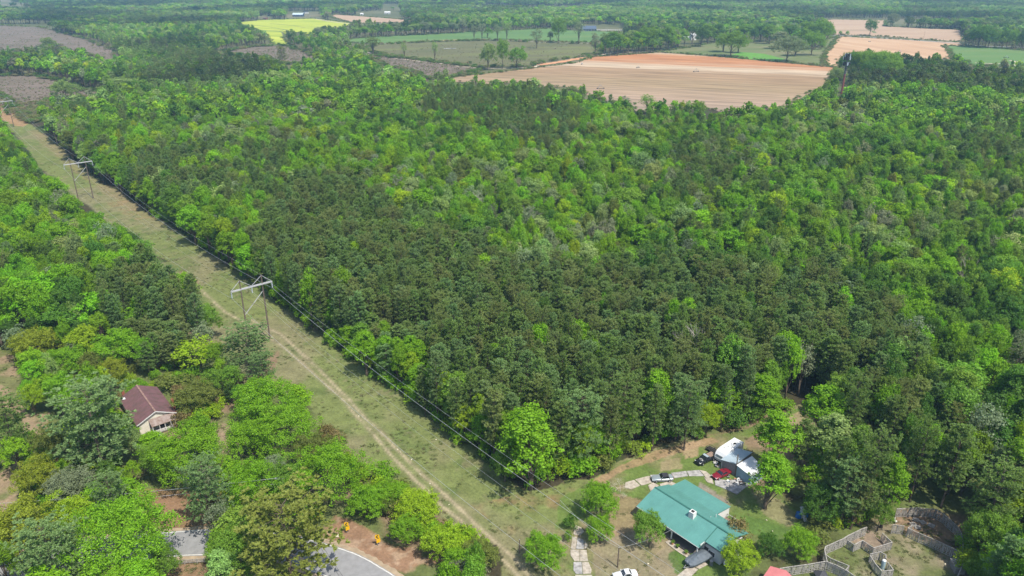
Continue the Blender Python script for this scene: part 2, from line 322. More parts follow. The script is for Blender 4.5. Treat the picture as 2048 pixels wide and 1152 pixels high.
def rowmat(name, stops, ang, scale=0.12, stretch=14, rough=.95, noise_amt=.35, band=None, fine=0.0):
    """field: colours from a ramp over noise drawn out along the working direction; band = (origin xy, width) makes the ramp run across the field"""
    m, N, L, b = newmat(name); b.inputs['Roughness'].default_value = rough; b.inputs['Specular IOR Level'].default_value = .1
    ge = N.new('ShaderNodeNewGeometry'); mp = N.new('ShaderNodeMapping'); mp.vector_type = 'TEXTURE'
    mp.inputs['Rotation'].default_value = (0, 0, ang)
    if band: mp.inputs['Location'].default_value = (band[0][0], band[0][1], 0)
    L.new(ge.outputs['Position'], mp.inputs['Vector'])
    ms = N.new('ShaderNodeVectorMath'); ms.operation = 'MULTIPLY'; ms.inputs[1].default_value = (1 / stretch, 1, 1); L.new(mp.outputs[0], ms.inputs[0])
    nz = N.new('ShaderNodeTexNoise'); nz.inputs['Scale'].default_value = scale; nz.inputs['Detail'].default_value = 9; nz.inputs['Roughness'].default_value = .65
    L.new(ms.outputs[0], nz.inputs['Vector'])
    rp = N.new('ShaderNodeValToRGB'); el = rp.color_ramp.elements
    while len(el) < len(stops): el.new(.5)
    for e, (p, cc) in zip(el, stops): e.position = p; e.color = (*[q * .80 for q in cc], 1)
    if band:
        sx = N.new('ShaderNodeSeparateXYZ'); L.new(mp.outputs[0], sx.inputs[0])
        dv = N.new('ShaderNodeMath'); dv.operation = 'DIVIDE'; L.new(sx.outputs[1], dv.inputs[0]); dv.inputs[1].default_value = band[1]
        n0 = N.new('ShaderNodeMath'); n0.operation = 'SUBTRACT'; L.new(nz.outputs[0], n0.inputs[0]); n0.inputs[1].default_value = .5
        ma = N.new('ShaderNodeMath'); ma.operation = 'MULTIPLY_ADD'; L.new(n0.outputs[0], ma.inputs[0]); ma.inputs[1].default_value = noise_amt; L.new(dv.outputs[0], ma.inputs[2])
        L.new(ma.outputs[0], rp.inputs[0])
        mm = N.new('ShaderNodeMapRange'); mm.inputs['From Min'].default_value = .3; mm.inputs['From Max'].default_value = .7; mm.inputs['To Min'].default_value = .68; mm.inputs['To Max'].default_value = 1.25
        n5 = N.new('ShaderNodeTexNoise'); n5.inputs['Scale'].default_value = scale * 3; n5.inputs['Detail'].default_value = 8
        L.new(ms.outputs[0], n5.inputs['Vector']); L.new(n5.outputs[0], mm.inputs[0])
        v = N.new('ShaderNodeVectorMath'); v.operation = 'SCALE'; L.new(rp.outputs[0], v.inputs[0]); L.new(mm.outputs[0], v.inputs['Scale'])
        L.new(v.outputs[0], b.inputs['Base Color'])
    else:
        L.new(nz.outputs[0], rp.inputs[0]); L.new(rp.outputs[0], b.inputs['Base Color'])
    if fine:
        n3 = N.new('ShaderNodeTexNoise'); n3.inputs['Scale'].default_value = .8; n3.inputs['Detail'].default_value = 6; L.new(ge.outputs['Position'], n3.inputs['Vector'])
        bp = N.new('ShaderNodeBump'); bp.inputs['Strength'].default_value = fine; bp.inputs['Distance'].default_value = .5; L.new(n3.outputs[0], bp.inputs['Height']); L.new(bp.outputs[0], b.inputs['Normal'])
    return m
def outline(poly, step_px=7, jit=.8):
    pts = []; n = len(poly)
    for i in range(n):
        a, b = poly[i], poly[(i + 1) % n]; k = max(1, int(math.hypot(b[0] - a[0], (b[1] - a[1]) * 3) / step_px))
        for q in range(k):
            t = q / k; px, py = a[0] + (b[0] - a[0]) * t, a[1] + (b[1] - a[1]) * t; x, y = g(px, py)
            pts.append((x + random.uniform(-1, 1) * jit, y + random.uniform(-1, 1) * jit))
    return pts
def sheet(name, pts, z, mat):
    """flat sheet from a world outline"""
    a = sum(pts[i][0] * pts[(i + 1) % len(pts)][1] - pts[(i + 1) % len(pts)][0] * pts[i][1] for i in range(len(pts)))
    if a < 0: pts = pts[::-1]
    mb = MB(); mb.add([(x, y, z) for x, y in pts], [tuple(range(len(pts)))])
    return mb.build(name, mat)
# the land all round, out to the horizon
M_FAR = rowmat('woodland_floor', [(.3, (.06, .075, .03)), (.5, (.12, .125, .055)), (.7, (.22, .19, .12))], 0.3, .004, 1)
mb = MB(); mb.add([(-9000, -1500, -.12), (9000, -1500, -.12), (9000, 12000, -.12), (-9000, 12000, -.12)], [(0, 1, 2, 3)]); struct(mb.build('terrain', M_FAR))
p0 = g(960, 150); p1 = g(1640, 180); AB = math.atan2(p1[1] - p0[1], p1[0] - p0[0])
def across(px, py, o, a):
    x, y = g(px, py); return -(x - o[0]) * math.sin(a) + (y - o[1]) * math.cos(a)
o_ = g(1500, 231); wd = across(1322, 105, o_, AB)
ORN = (.43, .205, .095); TAN = (.31, .225, .13); PALE = (.48, .38, .26); GRY = (.28, .22, .16)
def bp_(px, py): return max(0, min(1, across(px, py, o_, AB) / wd))
M_BIG = rowmat('harrowed_red_soil', [(0, GRY), (.12, (.36, .26, .18)), (.32, TAN), (.50, (.32, .215, .125)), (.57, (.34, .23, .135)), (.61, (.50, .39, .27)), (.66, (.47, .35, .235)), (.76, ORN), (.93, ORN), (1, (.5, .38, .25))], AB, .05, 10, band=(o_, wd), noise_amt=.30)
sh = lambda n, p, z, m, **k: struct(sheet(n, outline(p, **k), z, m))
sh('dirt_field', F_BIG, .14, M_BIG)
M_SCRUBF = rowmat('dark_rough_pasture', [(.3, (.10, .115, .045)), (.5, (.14, .135, .065)), (.62, (.16, .175, .06)), (.75, (.21, .18, .10))], .3, .02, 3, fine=.6)
sh('rough_field', F_DARK, .14, M_SCRUBF)
M_PURP = rowmat('cleared_scrub', [(.25, (.10, .10, .05)), (.42, (.15, .125, .09)), (.6, (.20, .155, .125)), (.75, (.24, .19, .15))], AB + .3, .05, 3, fine=.8)
sh('scrub_field', F_SCRUB, .14, M_PURP); sh('scrub_field', F_SCR2, .14, M_PURP); sh('cleared_field', F_CL1, .14, M_PURP); sh('cleared_field', F_CL2, .14, M_PURP)
M_GRN = rowmat('young_crop', [(.3, (.09, .17, .055)), (.55, (.12, .21, .06)), (.75, (.20, .22, .09))], .1, .02, 6)
sh('green_field', F_GREEN, .14, M_GRN); sh('green_field', F_RG, .14, M_GRN)
M_YEL = rowmat('yellow_flowering_crop', [(.3, (.18, .26, .04)), (.45, (.34, .40, .05)), (.6, (.46, .50, .07)), (.75, (.52, .52, .14))], -.5, .05, 9)
sh('yellow_field', F_YEL, .14, M_YEL)
M_TANF = rowmat('pale_tan_soil', [(.25, (.32, .21, .14)), (.5, (.43, .30, .20)), (.75, (.50, .39, .27))], .05, .03, 8)
M_ORF = rowmat('worked_orange_soil', [(.25, (.37, .24, .15)), (.5, (.50, .32, .19)), (.7, (.58, .43, .28))], math.pi / 2 + .25, .05, 12)
sh('bare_field', F_PINK, .14, M_TANF); sh('bare_field', F_RB, .14, M_TANF); sh('bare_field', F_R2, .14, M_ORF)
M_PARK = rowmat('park_grass', [(.3, (.10, .15, .045)), (.5, (.16, .18, .075)), (.7, (.22, .20, .11))], .2, .02, 2)
sh('pasture', F_PARK, .12, M_PARK)
M_LIME = simple('fresh_grass', (.11, .27, .03), .9, scale=.1)
sh('grass_patch', [(1455,113),(1480,104),(1530,108),(1568,118),(1560,123),(1500,119)], .18, M_LIME)
def ribbon(name, pts, wid, z, mat, jit=0.0, pixels=True):
    P = [Vector((*g(*p), 0)) for p in pts] if pixels else [Vector((*p, 0)) for p in pts]
    Q = []
    for i in range(len(P) - 1):      # Catmull-Rom
        a = P[max(0, i - 1)]; b = P[i]; c = P[i + 1]; d = P[min(len(P) - 1, i + 2)]
        for k in range(8):
            t = k / 8; Q.append(.5 * ((2 * b) + (c - a) * t + (2 * a - 5 * b + 4 * c - d) * t * t + (-a + 3 * b - 3 * c + d) * t ** 3))
    Q.append(P[-1]); mb = MB(); vs = []
    for i, q in enumerate(Q):
        d = (Q[min(i + 1, len(Q) - 1)] - Q[max(i - 1, 0)]).normalized(); n = Vector((-d.y, d.x, 0))
        wl = wid[0] + random.uniform(-jit, jit); wr = wid[1] + random.uniform(-jit, jit)
        vs += [(q + n * wl)[:2] + (z,), (q + n * wr)[:2] + (z,)]
    mb.add(vs, [(2 * i, 2 * i + 1, 2 * i + 3, 2 * i + 2) for i in range(len(Q) - 1)])
    return mb.build(name, mat), Q
M_PATH = simple('pale_sandy_track', (.50, .42, .31), .95, var=.2, scale=.2)
M_CLAY = simple('orange_clay', (.55, .28, .14), .95, var=.25, scale=.15)
struct(ribbon('farm_track', [(728,98),(737,105),(751,110),(810,119),(875,127),(930,134),(980,137),(1060,135),(1090,128),(1187,113),(1230,106),(1322,103)], (2, -2), .2, M_PATH, .5)[0])
struct(ribbon('farm_track', [(751,89),(857,83),(980,80),(1105,86),(1187,87)], (1.6, -1.6), .2, M_PATH, .5)[0])
struct(ribbon('clay_bank', [(1075,130),(1120,124),(1160,117),(1188,115)], (5, -6), .22, M_CLAY, 1.5)[0])
struct(ribbon('clay_bank', [(870,82),(920,80),(960,80.5)], (3, -3), .22, M_CLAY, 1)[0])
struct(ribbon('farm_road', [(1640,72),(1675,71),(1757,76),(1847,82),(1917,87),(1960,92),(2048,95),(2120,100)], (4, -4), .24, simple('grey_road', (.30, .30, .29), .9))[0])
struct(ribbon('farm_track', [(1657,61),(1735,61),(1750,66)], (3, -3), .2, M_PARK)[0])
struct(ribbon('farm_track', [(628,37),(660,43),(705,48),(740,49)], (3, -3), .2, M_PATH, .6)[0])
struct(ribbon('farm_track', [(1950,126),(2000,128),(2028,131),(2034,125),(2020,121)], (2.2, -2.2), .2, M_PATH, .4)[0])
for L_ in ([(490,48),(520,52),(545,55),(570,60),(583,68)], [(600,56),(650,54),(690,51)], [(540,47),(572,50),(610,55)], [(520,60),(560,63),(568,75)]): struct(ribbon('farm_track', L_, (1.6, -1.6), .19, M_PARK, .6)[0])
struct(ribbon('farm_track', [(570,60),(545,63),(505,57),(480,53)], (1.5, -1.5), .2, M_GRN)[0])

# ------------------------------------------------------------------ trees
def quads_mesh(name, P, D, N_, sa, sb, mats, extra=None, fold=0.25):
    """leaf clumps: kite-shaped faces at P, pointing along D, facing N_"""
    n = len(P); T = np.cross(N_, D); T /= np.linalg.norm(T, axis=1)[:, None] + 1e-9
    sa = sa[:, None]; sb = sb[:, None]
    v = np.stack([P - D * sa * .5, P + T * sb * .5 + D * sa * .05 - N_ * sa * fold * .3, P + D * sa * .5, P - T * sb * .5 + D * sa * .05 - N_ * sa * fold * .3], 1).reshape(-1, 3)
    f = np.arange(n * 4).reshape(-1, 4); mi = np.zeros(n, int)
    vs = v; nv = len(vs); loops = f.ravel(); starts = np.arange(0, n * 4, 4); tot = np.full(n, 4)
    if extra is not None and extra.f:
        ev = np.array(extra.v); vs = np.concatenate([vs, ev]); el = []; es = []; et = []; k = len(loops)
        for ff in extra.f: es.append(k); et.append(len(ff)); k += len(ff); el += [i + nv for i in ff]
        loops = np.concatenate([loops, np.array(el)]); starts = np.concatenate([starts, es]); tot = np.concatenate([tot, et])
        mi = np.concatenate([mi, np.ones(len(es), int)])
    me = bpy.data.meshes.new(name); me.vertices.add(len(vs)); me.vertices.foreach_set('co', vs.astype(np.float32).ravel())
    me.loops.add(len(loops)); me.loops.foreach_set('vertex_index', loops.astype(np.int32))
    me.polygons.add(len(starts)); me.polygons.foreach_set('loop_start', starts.astype(np.int32)); me.polygons.foreach_set('loop_total', tot.astype(np.int32))
    for m in mats: me.materials.append(m)
    me.polygons.foreach_set('material_index', mi.astype(np.int32)); me.update(calc_edges=True); return me
def unit(v): return v / (np.linalg.norm(v, axis=-1)[..., None] + 1e-9)
def sph(r, n): return unit(r.normal(size=(n, 3)))

# every prototype is 1 m in crown radius ~ scaled later; built at real size: height Ht, crown radius Rc
def broad(seed, Ht=18., Rc=4.4, base=.24, nl=34, leaves=8000, ls=.33, lob=.36, flat=1.0, open_=0.0, pointed=0.0, vz=.95):
    r = np.random.default_rng(seed); z0 = Ht * base; ch = Ht - z0; cz = z0 + ch * .5
    d = sph(r, nl); d[:, 2] = np.where(d[:, 2] < -.35, -d[:, 2], d[:, 2])
    rad = r.uniform(.35, .82, nl) ** .7 * np.where(r.random(nl) < .22, r.uniform(1.0, 1.25, nl), 1.)
    C = np.stack([d[:, 0] * Rc * rad, d[:, 1] * Rc * rad, cz + d[:, 2] * ch * .5 * rad * flat], 1)
    if pointed: tt = np.clip((C[:, 2] - cz) / (ch * .5), -1, 1); C[:, :2] *= (1 - pointed * np.clip(tt, 0, 1))[:, None]
    C[:, :2] += r.normal(size=2) * Rc * .06
    lr = r.uniform(.7, 1.3, nl) * lob * Rc
    keep = r.random(nl) >= open_; C = C[keep]; lr = lr[keep]; nl = len(C)
    k = r.choice(nl, leaves, p=lr ** 2 / (lr ** 2).sum()); dd = sph(r, leaves); dd[:, 2] = np.where((dd[:, 2] < -.2) & (r.random(leaves) < .7), -dd[:, 2], dd[:, 2])
    ns = 13; sd_ = sph(r, nl * ns).reshape(nl, ns, 3); sd_[..., 2] = np.where((sd_[..., 2] < -.1) & (r.random((nl, ns)) < .7), -sd_[..., 2], sd_[..., 2])
    q_ = r.integers(0, ns, leaves); sc_ = sd_[k, q_]          # sprays of leaves on each limb's clump
    loc = sc_ * r.uniform(.75, 1.05, leaves)[:, None] + r.normal(size=(leaves, 3)) * .17
    P = C[k] + loc * lr[k][:, None] * np.array([1.0, 1.0, vz])
    dd = unit(loc)
    P[:, 2] = np.maximum(P[:, 2], .15)
    Nn = unit(dd * .8 + r.normal(size=(leaves, 3)) * .55 + np.array([0, 0, .28])); D = unit(np.cross(Nn, sph(r, leaves)))
    s = r.uniform(.6, 1.35, leaves) * ls
    wood = MB(); top = np.array([0, 0, z0 + ch * .55]); tr = .017 * Ht
    wood.cyl((0, 0, -.2), (r.normal() * .2, r.normal() * .2, z0 + ch * .2), tr * 1.15, tr * .75, 7)
    a = Vector((0, 0, z0 + ch * .2)); wood.cyl(a, tuple(top), tr * .75, tr * .3, 6)
    for j in np.argsort(-lr)[:14]:
        t = r.uniform(.0, .9); st = Vector((0, 0, z0 * .8 + (top[2] - z0 * .8) * t)); e = Vector(C[j]); m_ = st.lerp(e, .5) + Vector((0, 0, -.04 * Ht * r.random()))
        wood.cyl(st, m_, tr * .38, tr * .24, 5, False); wood.cyl(m_, e, tr * .24, tr * .06, 5, False)
    return P, D, Nn, s, s * r.uniform(.6, .95, leaves), wood
def pine(seed, Ht=19., Rc=2.8, base=.42, nb=70, per=9, tuft=13, ls=.50, wdt=.125, lean=0.25, flat=False):
    r = np.random.default_rng(seed); P = []; D = []; wood = MB(); tr = .011 * Ht
    bx, by = r.normal(size=2) * .25
    wood.cyl((0, 0, -.2), (bx * .5, by * .5, Ht * .5), tr, tr * .7, 6); wood.cyl((bx * .5, by * .5, Ht * .5), (bx, by, Ht * .97), tr * .7, tr * .15, 6)
    ph = r.uniform(0, 6)
    for i in range(nb):
        t = (i + r.random() * .8) / nb; z = Ht * (base + (1 - base) * t); ph += 2.4 + r.normal() * .4
        prof = math.sqrt(max(.05, 1 - ((t - .48) / .60) ** 2)) if not flat else min(1, 1.35 - .9 * abs(t - .55))
        L = Rc * prof * r.uniform(.65, 1.15) * (1 if t < .93 else .55); up = (-.05 + .75 * t) * r.uniform(.7, 1.2)
        dv = np.array([math.cos(ph), math.sin(ph), up]); dv /= np.linalg.norm(dv); st = np.array([bx * t, by * t, z]); e = st + dv * L
        wood.cyl(tuple(st), tuple(e), tr * .16, tr * .05, 4, False)
        for q in range(per):
            u = .3 + .7 * (q + r.random()) / per; side = np.cross(dv, [0, 0, 1]) * r.uniform(-1, 1) * L * .34 * (1.15 - u * .5)
            c = st + dv * L * u + side + np.array([0, 0, L * .12 * u * u + r.normal() * .08])
            base_d = unit(dv * .6 + side * .5 / max(L, .1) + np.array([0, 0, .45])[None, :])[0]
            dd = unit(base_d + sph(r, tuft) * .95); P.append(c + dd * ls * .42); D.append(dd)
    P = np.concatenate(P); D = np.concatenate(D); n = len(P); Nn = unit(np.cross(D, sph(r, n)) * .8 + np.array([0, 0, 1.0]))
    s = r.uniform(.7, 1.25, n) * ls
    return P, D, Nn, s, np.full(n, wdt) * r.uniform(.8, 1.5, n), wood
def bare(seed, Ht=12., spread=.42, mat=None, depth=4, r0=.16):
    r = random.Random(seed); wood = MB()
    def grow(p, d, L, rad, k):
        e = p + d * L; wood.cyl(p, e, rad, rad * .62, 5 if k > 2 else 3, False)
        if k == 0: return
        for _ in range(r.choice([3, 3, 4])):
            nd = (d + Vector((r.gauss(0, 1), r.gauss(0, 1), r.gauss(.25, .6))) * spread).normalized()
            grow(p.lerp(e, r.uniform(.55, 1)), nd, L * r.uniform(.55, .78), rad * .55, k - 1)
    grow(Vector((0, 0, -.2)), Vector((0, 0, 1)), Ht * .38, r0, depth); return wood
def lowpoly(seed, kind):
    if kind == 'pine': P, D, N_, a, b, wd_ = pine(seed, nb=22, per=3, tuft=6, ls=1.1, wdt=.5)
    else: P, D, N_, a, b, wd_ = broad(seed, leaves=620, ls=1.05, nl=22)
    return P, D, N_, a, b, wd_
PROTO = {}   # kind -> list of (crown mesh, trunk mesh, joined mesh, Ht, Rc)
def reg(kind, res, Ht, Rc, mat):
    P, D, N_, a, b, wd_ = res
    cm = quads_mesh('crown', P, D, N_, a, b, [mat]); tm = wd_.mesh('trunk', M_BARK)
    PROTO.setdefault(kind, []).append((cm, tm, quads_mesh('tree', P, D, N_, a, b, [mat, M_BARK], wd_), Ht, Rc))
for s_ in range(5): reg('broad', broad(100 + s_, base=.16, nl=34 + 4 * s_, lob=.30, pointed=.2 + .2 * (s_ % 3), open_=.05 * s_, vz=1.15), 18., 4.4, M_LEAF)
for s_ in range(2): reg('tall', broad(140 + s_, Ht=21, Rc=3.9, base=.03, nl=60, leaves=9000, pointed=.45, lob=.3), 21., 3.9, M_LEAF)
for s_ in range(3): reg('hero', broad(120 + s_, Ht=10, Rc=4.2, base=.02, nl=58, leaves=17000, ls=.20, lob=.25), 10., 4.2, M_LEAF)
for s_ in range(2): reg('spread', broad(130 + s_, Ht=13, Rc=7.0, base=.10, nl=66, leaves=24000, ls=.225, lob=.21, flat=.95), 13., 7., M_LEAF)
for s_ in range(3): reg('bush', broad(160 + s_, Ht=3.4, Rc=1.9, base=.02, nl=18, leaves=1500, ls=.26, lob=.42), 3.4, 1.9, M_LEAF)
for s_ in range(2): reg('sparse', broad(170 + s_, Ht=16, Rc=3.6, base=.16, nl=36, leaves=2400, ls=.34, lob=.3), 16., 3.6, M_LEAF)
for s_ in range(4): reg('pine', pine(200 + s_, nb=72 + 4 * s_, base=.28), 19., 2.8, M_NEEDLE)
for s_ in range(2): reg('bigpine', pine(220 + s_, Ht=21, Rc=4.6, base=.30, nb=72, per=13, tuft=15, ls=.5, flat=True), 21., 4.6, M_NEEDLE)
for s_ in range(3): reg('lowbroad', lowpoly(300 + s_, 'b'), 18., 4.4, M_LEAF)
for s_ in range(2): reg('lowpine', lowpoly(320 + s_, 'pine'), 19., 2.8, M_NEEDLE)
BARE = [bare(400 + k).mesh('trunk', M_PALEBARK) for k in range(3)]

# leaf colours (linear albedo)
C_ = dict(opine=(.235,.275,.055), olive2=(.15,.20,.05), bright=(.170, .335, .010), lime=(.26, .39, .012), mid=(.150, .275, .026), dark=(.078, .170, .018), pale=(.23, .32, .095), grey=(.20, .235, .13),
          olive=(.155, .19, .035), yellow=(.235, .28, .02), pine=(.185, .275, .075), pineg=(.195, .300, .108), pineb=(.220, .275, .090), rust=(.20, .16, .06))
def jit(c, a=.14):
    k = 1 + RNG.uniform(-a, a); return tuple(float(np.clip(x * k * (1 + RNG.uniform(-a * .4, a * .4)), .005, .5)) for x in c)

TREES = []  # dicts: kind, x, y, scale xy, scale z, col, label, group, name, cat
def put(kind, x, y, Ht, Rc, col, **k):
    v = int(RNG.integers(len(PROTO[kind]))); p = PROTO[kind][v]
    TREES.append(dict(kind=kind, v=v, x=x, y=y, sz=Ht / p[3], sxy=Rc / p[4], Ht=Ht, Rc=Rc, col=jit(col, k.pop('a', .14)), rz=float(RNG.uniform(0, 6.28)), **k))
HERO_XY = []
def hero(cx, cy, wpx, kind, col, Ht, label, cat=None, fz=.55, a=.05, name=None, group=None):
    """a tree whose crown centre shows at photo pixel (cx, cy), crown wpx wide, Ht tall"""
    x, y = g(cx, cy, Ht * fz); Rc = wpx * mpp(cx, cy, Ht * fz) / 2
    pin = 'pine' in kind
    put(kind, x, y, Ht, Rc, C_[col], label=label, cat=cat or ('pine' if pin else ('bush' if kind == 'bush' else 'tree')), hero=True, a=a,
        name=name or ('pine_tree' if pin else ('bush' if kind == 'bush' else 'broadleaf_tree')), group=group)
    HERO_XY.append((x, y, Rc))
for a_ in [
 (240,691,112,'hero','bright',11,'bright green round tree above the old house, in front of the dark pines'),
 (72,690,100,'hero','yellow',11,'yellow-green tree beside the bare dirt clearing at the left border'),
 (134,730,90,'hero','bright',10,'bright green tree between the yellow-green tree and the old house'),
 (62,796,56,'hero','lime',9,'small yellow-green tree standing at the bare dirt clearing'),
 (225,745,66,'hero','yellow',8,'yellow-green tree touching the back left corner of the rusty roof'),
 (407,643,66,'hero','mid',11,'soft mid green tree at the corridor edge above the lime tree'),
 (396,712,92,'sparse','lime',10,'thin lime green tree between dark pines and the grassy corridor'),
 (493,700,100,'bigpine','pineg',14,'grey-green open pine at the foot of the nearest pylon'),
 (525,745,60,'bigpine','pineg',11,'small grey-green pine just below the nearest pylon'),
 (392,795,92,'hero','olive',8,'olive shrubby tree right of the rusty roofed house'),
 (352,760,60,'bush','olive',4,'low olive thicket behind the rusty roofed house'),
 (430,760,60,'hero','mid',7,'mid green tree between house thicket and corridor'),
 (186,862,165,'bigpine','pineg',21,'large grey-green pine with bare leaning trunk left of the old house'),
 (268,885,50,'hero','pale',9,'pale green tree against the left eave of the old house'),
 (18,860,84,'bigpine','pine',16,'dark pine by the left border below the dirt clearing'),
 (100,890,72,'hero','olive',10,'olive green tree below the grassy clearing'),
 (75,960,96,'hero','yellow',10,'yellow-olive conical tree near the sandy patch at left'),
 (370,916,158,'spread','bright',12,'dense bright green oak just below the porch of the old house'),
 (318,920,80,'hero','mid',9,'mid green tree left of the dense oak below the porch'),
 (144,975,105,'hero','grey',10,'grey-green tree below the large leaning pine'),
 (225,1005,80,'bigpine','pineg',13,'grey-green pine left of the shaded dirt by the road'),
 (412,990,96,'bigpine','pineg',16,'tall grey-green pine right of the shaded dirt by the road'),
 (530,815,160,'spread','bright',13,'bright green wide tree on the corridor edge below the pylon'),
 (560,868,150,'spread','bright',12,'bright green spreading tree in the middle of the corridor hedge'),
 (500,880,90,'hero','bright',10,'bright green tree beside the sandy driveway gap'),
 (503,974,130,'spread','bright',11,'bright green wide tree left of the small wooden utility bracket pole'),
 (655,950,170,'spread','bright',13,'big bright green tree above the first yellow chevron sign'),
 (580,975,110,'hero','mid',11,'shaded mid green tree between two bright ones above the road bend'),
 (620,905,80,'hero','olive',9,'olive tree on the corridor edge in the hedge'),
 (48,1062,150,'hero','yellow',12,'yellow-green tree in the bottom left corner above the road'),
 (139,1045,110,'hero','lime',11,'yellowish green tree above the road at bottom left'),
 (232,1085,230,'spread','bright',15,'wide light green tree overhanging the road at the bottom'),
 (105,1122,140,'bigpine','pineg',16,'grey-green pine at the bottom left over the road'),
 (330,1130,70,'hero','mid',8,'green tree by the wooden rail fence at the bottom'),
 (572,1092,215,'bigpine','opine',19,'large olive-yellow pine over the road bend at the bottom'),
 (470,1105,110,'hero','mid',12,'mid green tree between the straight road and the olive pine'),
 (667,877,50,'bush','rust',3,'reddish green scrub on the corridor edge'),
 (766,943,48,'bush','bright',4,'lone bright bush in the corridor scrub'),
 (780,985,80,'hero','bright',6,'bright green thicket tree left end above the road bank'),
 (738,1008,86,'hero','bright',7,'bright green thicket tree above the middle chevron sign'),
 (840,1020,104,'hero','lime',7,'yellow-green thicket tree on the road bank'),
 (880,1085,100,'hero','lime',7,'lime thicket tree low on the road bank'),
 (812,1062,70,'hero','bright',6,'bright thicket tree right of the third chevron sign'),
 (915,1128,90,'hero','bright',7,'bright green tree at the lower end of the bank thicket'),
 (962,1110,90,'hero','olive',6,'olive green tree beside the end of the dirt track'),
 (1203,1000,78,'hero','bright',8,'round bright green tree left of the green roofed house'),
 (1203,1060,64,'hero','bright',6,'smaller round green tree right below the first yard tree'),
 (1142,1042,29,'bush','dark',2.6,'small dark bush at the top of the broken driveway'),
 (1137,1071,20,'bush','mid',2,'small green bush left of the broken driveway'),
 (1087,1103,90,'hero','bright',7,'round bright green tree between utility pole and driveway'),
 (1302,1058,72,'hero','mid',8,'darker green tree in front of the green metal roof'),
 (1480,1116,84,'hero','lime',6.5,'lime green tree at the right corner of the green roofed house'),
 (1474,1066,52,'bush','rust',4.5,'small reddish green tree against the green roof end'),
 (1550,880,92,'tall','bright',17,'tall bright tree over the metal garage roof'),
 (1540,955,84,'tall','bright',14,'bright green tree shading the concrete pad by the garage'),
 (1580,955,52,'hero','mid',7,'mid green round tree behind the garage trees'),
 (1668,880,92,'tall','pale',16,'pale green tree at the yard edge right of the garage'),
 (1645,822,86,'tall','bright',17,'tree with bare lower trunk by the path gap in the woods'),
 (1742,958,98,'bigpine','pine',20,'big pine left of the climbing-plant covered tree'),
 (1694,985,66,'pine','pineg',16,'pine behind the blue play set'),
 (1668,945,62,'pine','pine',17,'pine at the right edge of the lawn'),
 (1650,1010,90,'hero','dark',9,'dark green tree right of the blue play set'),
 (1782,972,64,'tall','bright',18,'narrow bright leafy tree rising above the fenced pens'),
 (1762,1030,50,'hero','mid',7,'green tree hanging over the pen fence'),
 (1605,1092,78,'hero','bright',6.5,'bright round tree left of the pallet fence'),
 (1541,1090,54,'hero','dark',5,'dark greyish tree between lime tree and bright round tree'),
 (1985,1075,110,'hero','mid',12,'mid green tree right of the curved pen fence'),
 (1985,1010,110,'bigpine','pine',18,'dark pine with pale trunk right of the pens'),
 (2030,1105,110,'hero','bright',10,'bright tree at the bottom right corner'),
 (1962,1140,60,'hero','mid',7,'small tree by the pen fence at the bottom right'),
 (1061,885,122,'tall','bright',21,'tall bright green tree at the corner of the pine stand'),
 (1010,925,70,'hero','mid',9,'mid green edge tree left of the tall corner tree'),
 (1310,800,74,'tall','bright',19,'narrow bright tree in the pine stand edge facing the yard'),
 (1165,860,108,'bigpine','pineg',18,'broad grey-green pine right of the tall corner tree'),
 (1250,830,90,'bigpine','pine',18,'olive pine left of the narrow bright edge tree'),
 (1375,830,80,'bigpine','pineg',17,'olive pine right of the narrow bright edge tree'),
 (1415,838,58,'hero','lime',9,'lime green tree above the white camper trailer'),
 (1570,715,66,'tall','bright',18,'bright tall tree inside the right end of the pine stand'),
 (1530,790,60,'tall','bright',13,'bright tree above the garage at the stand edge'),
 (1468,838,46,'bush','dark',5,'rounded dark shrub above the camper'),
 (915,790,80,'tall','mid',15,'mid green tree at the corridor side of the pine stand'),
 (730,700,60,'tall','bright',14,'bright leafy tree on the corridor side of the pines'),
 (820,725,52,'tall','bright',14,'bright narrow tree among the corridor side pines'),
 (1160,690,66,'broad','bright',17,'bright green crown alone amid the dark pine stand'),
 (1130,395,46,'broad','bright',15,'round bright green crown amid paler woodland'),
 (1606,890,46,'pine','pine',13,'pine behind the tree with a bare lower trunk'),
 (1712,905,64,'tall','mid',17,'mid green broadleaf tree upslope of the climbing-plant covered tree'),
 (1640,985,50,'hero','mid',7,'shaded dark tree above the blue play set'),
 (1716,990,56,'pine','pineb',15,'pine between play set and shaded pen'),
 (1840,920,66,'bigpine','pine',19,'dark pine behind the curved pen fence'),
 (1905,930,70,'pine','pine',19,'tall pine behind the right part of the curved pen fence'),
 (1850,900,70,'tall','bright',17,'bright tree among pines upslope of the pens'),
 (1705,830,70,'bigpine','pine',19,'pine at the right end of the path gap'),
 (1640,1075,46,'bush','olive',3,'low olive bush at the left outer pen fence'),
 (250,175,90,'broad','pale',18,'pale green tree left of the corridor head'),
]:
    hero(*a_)

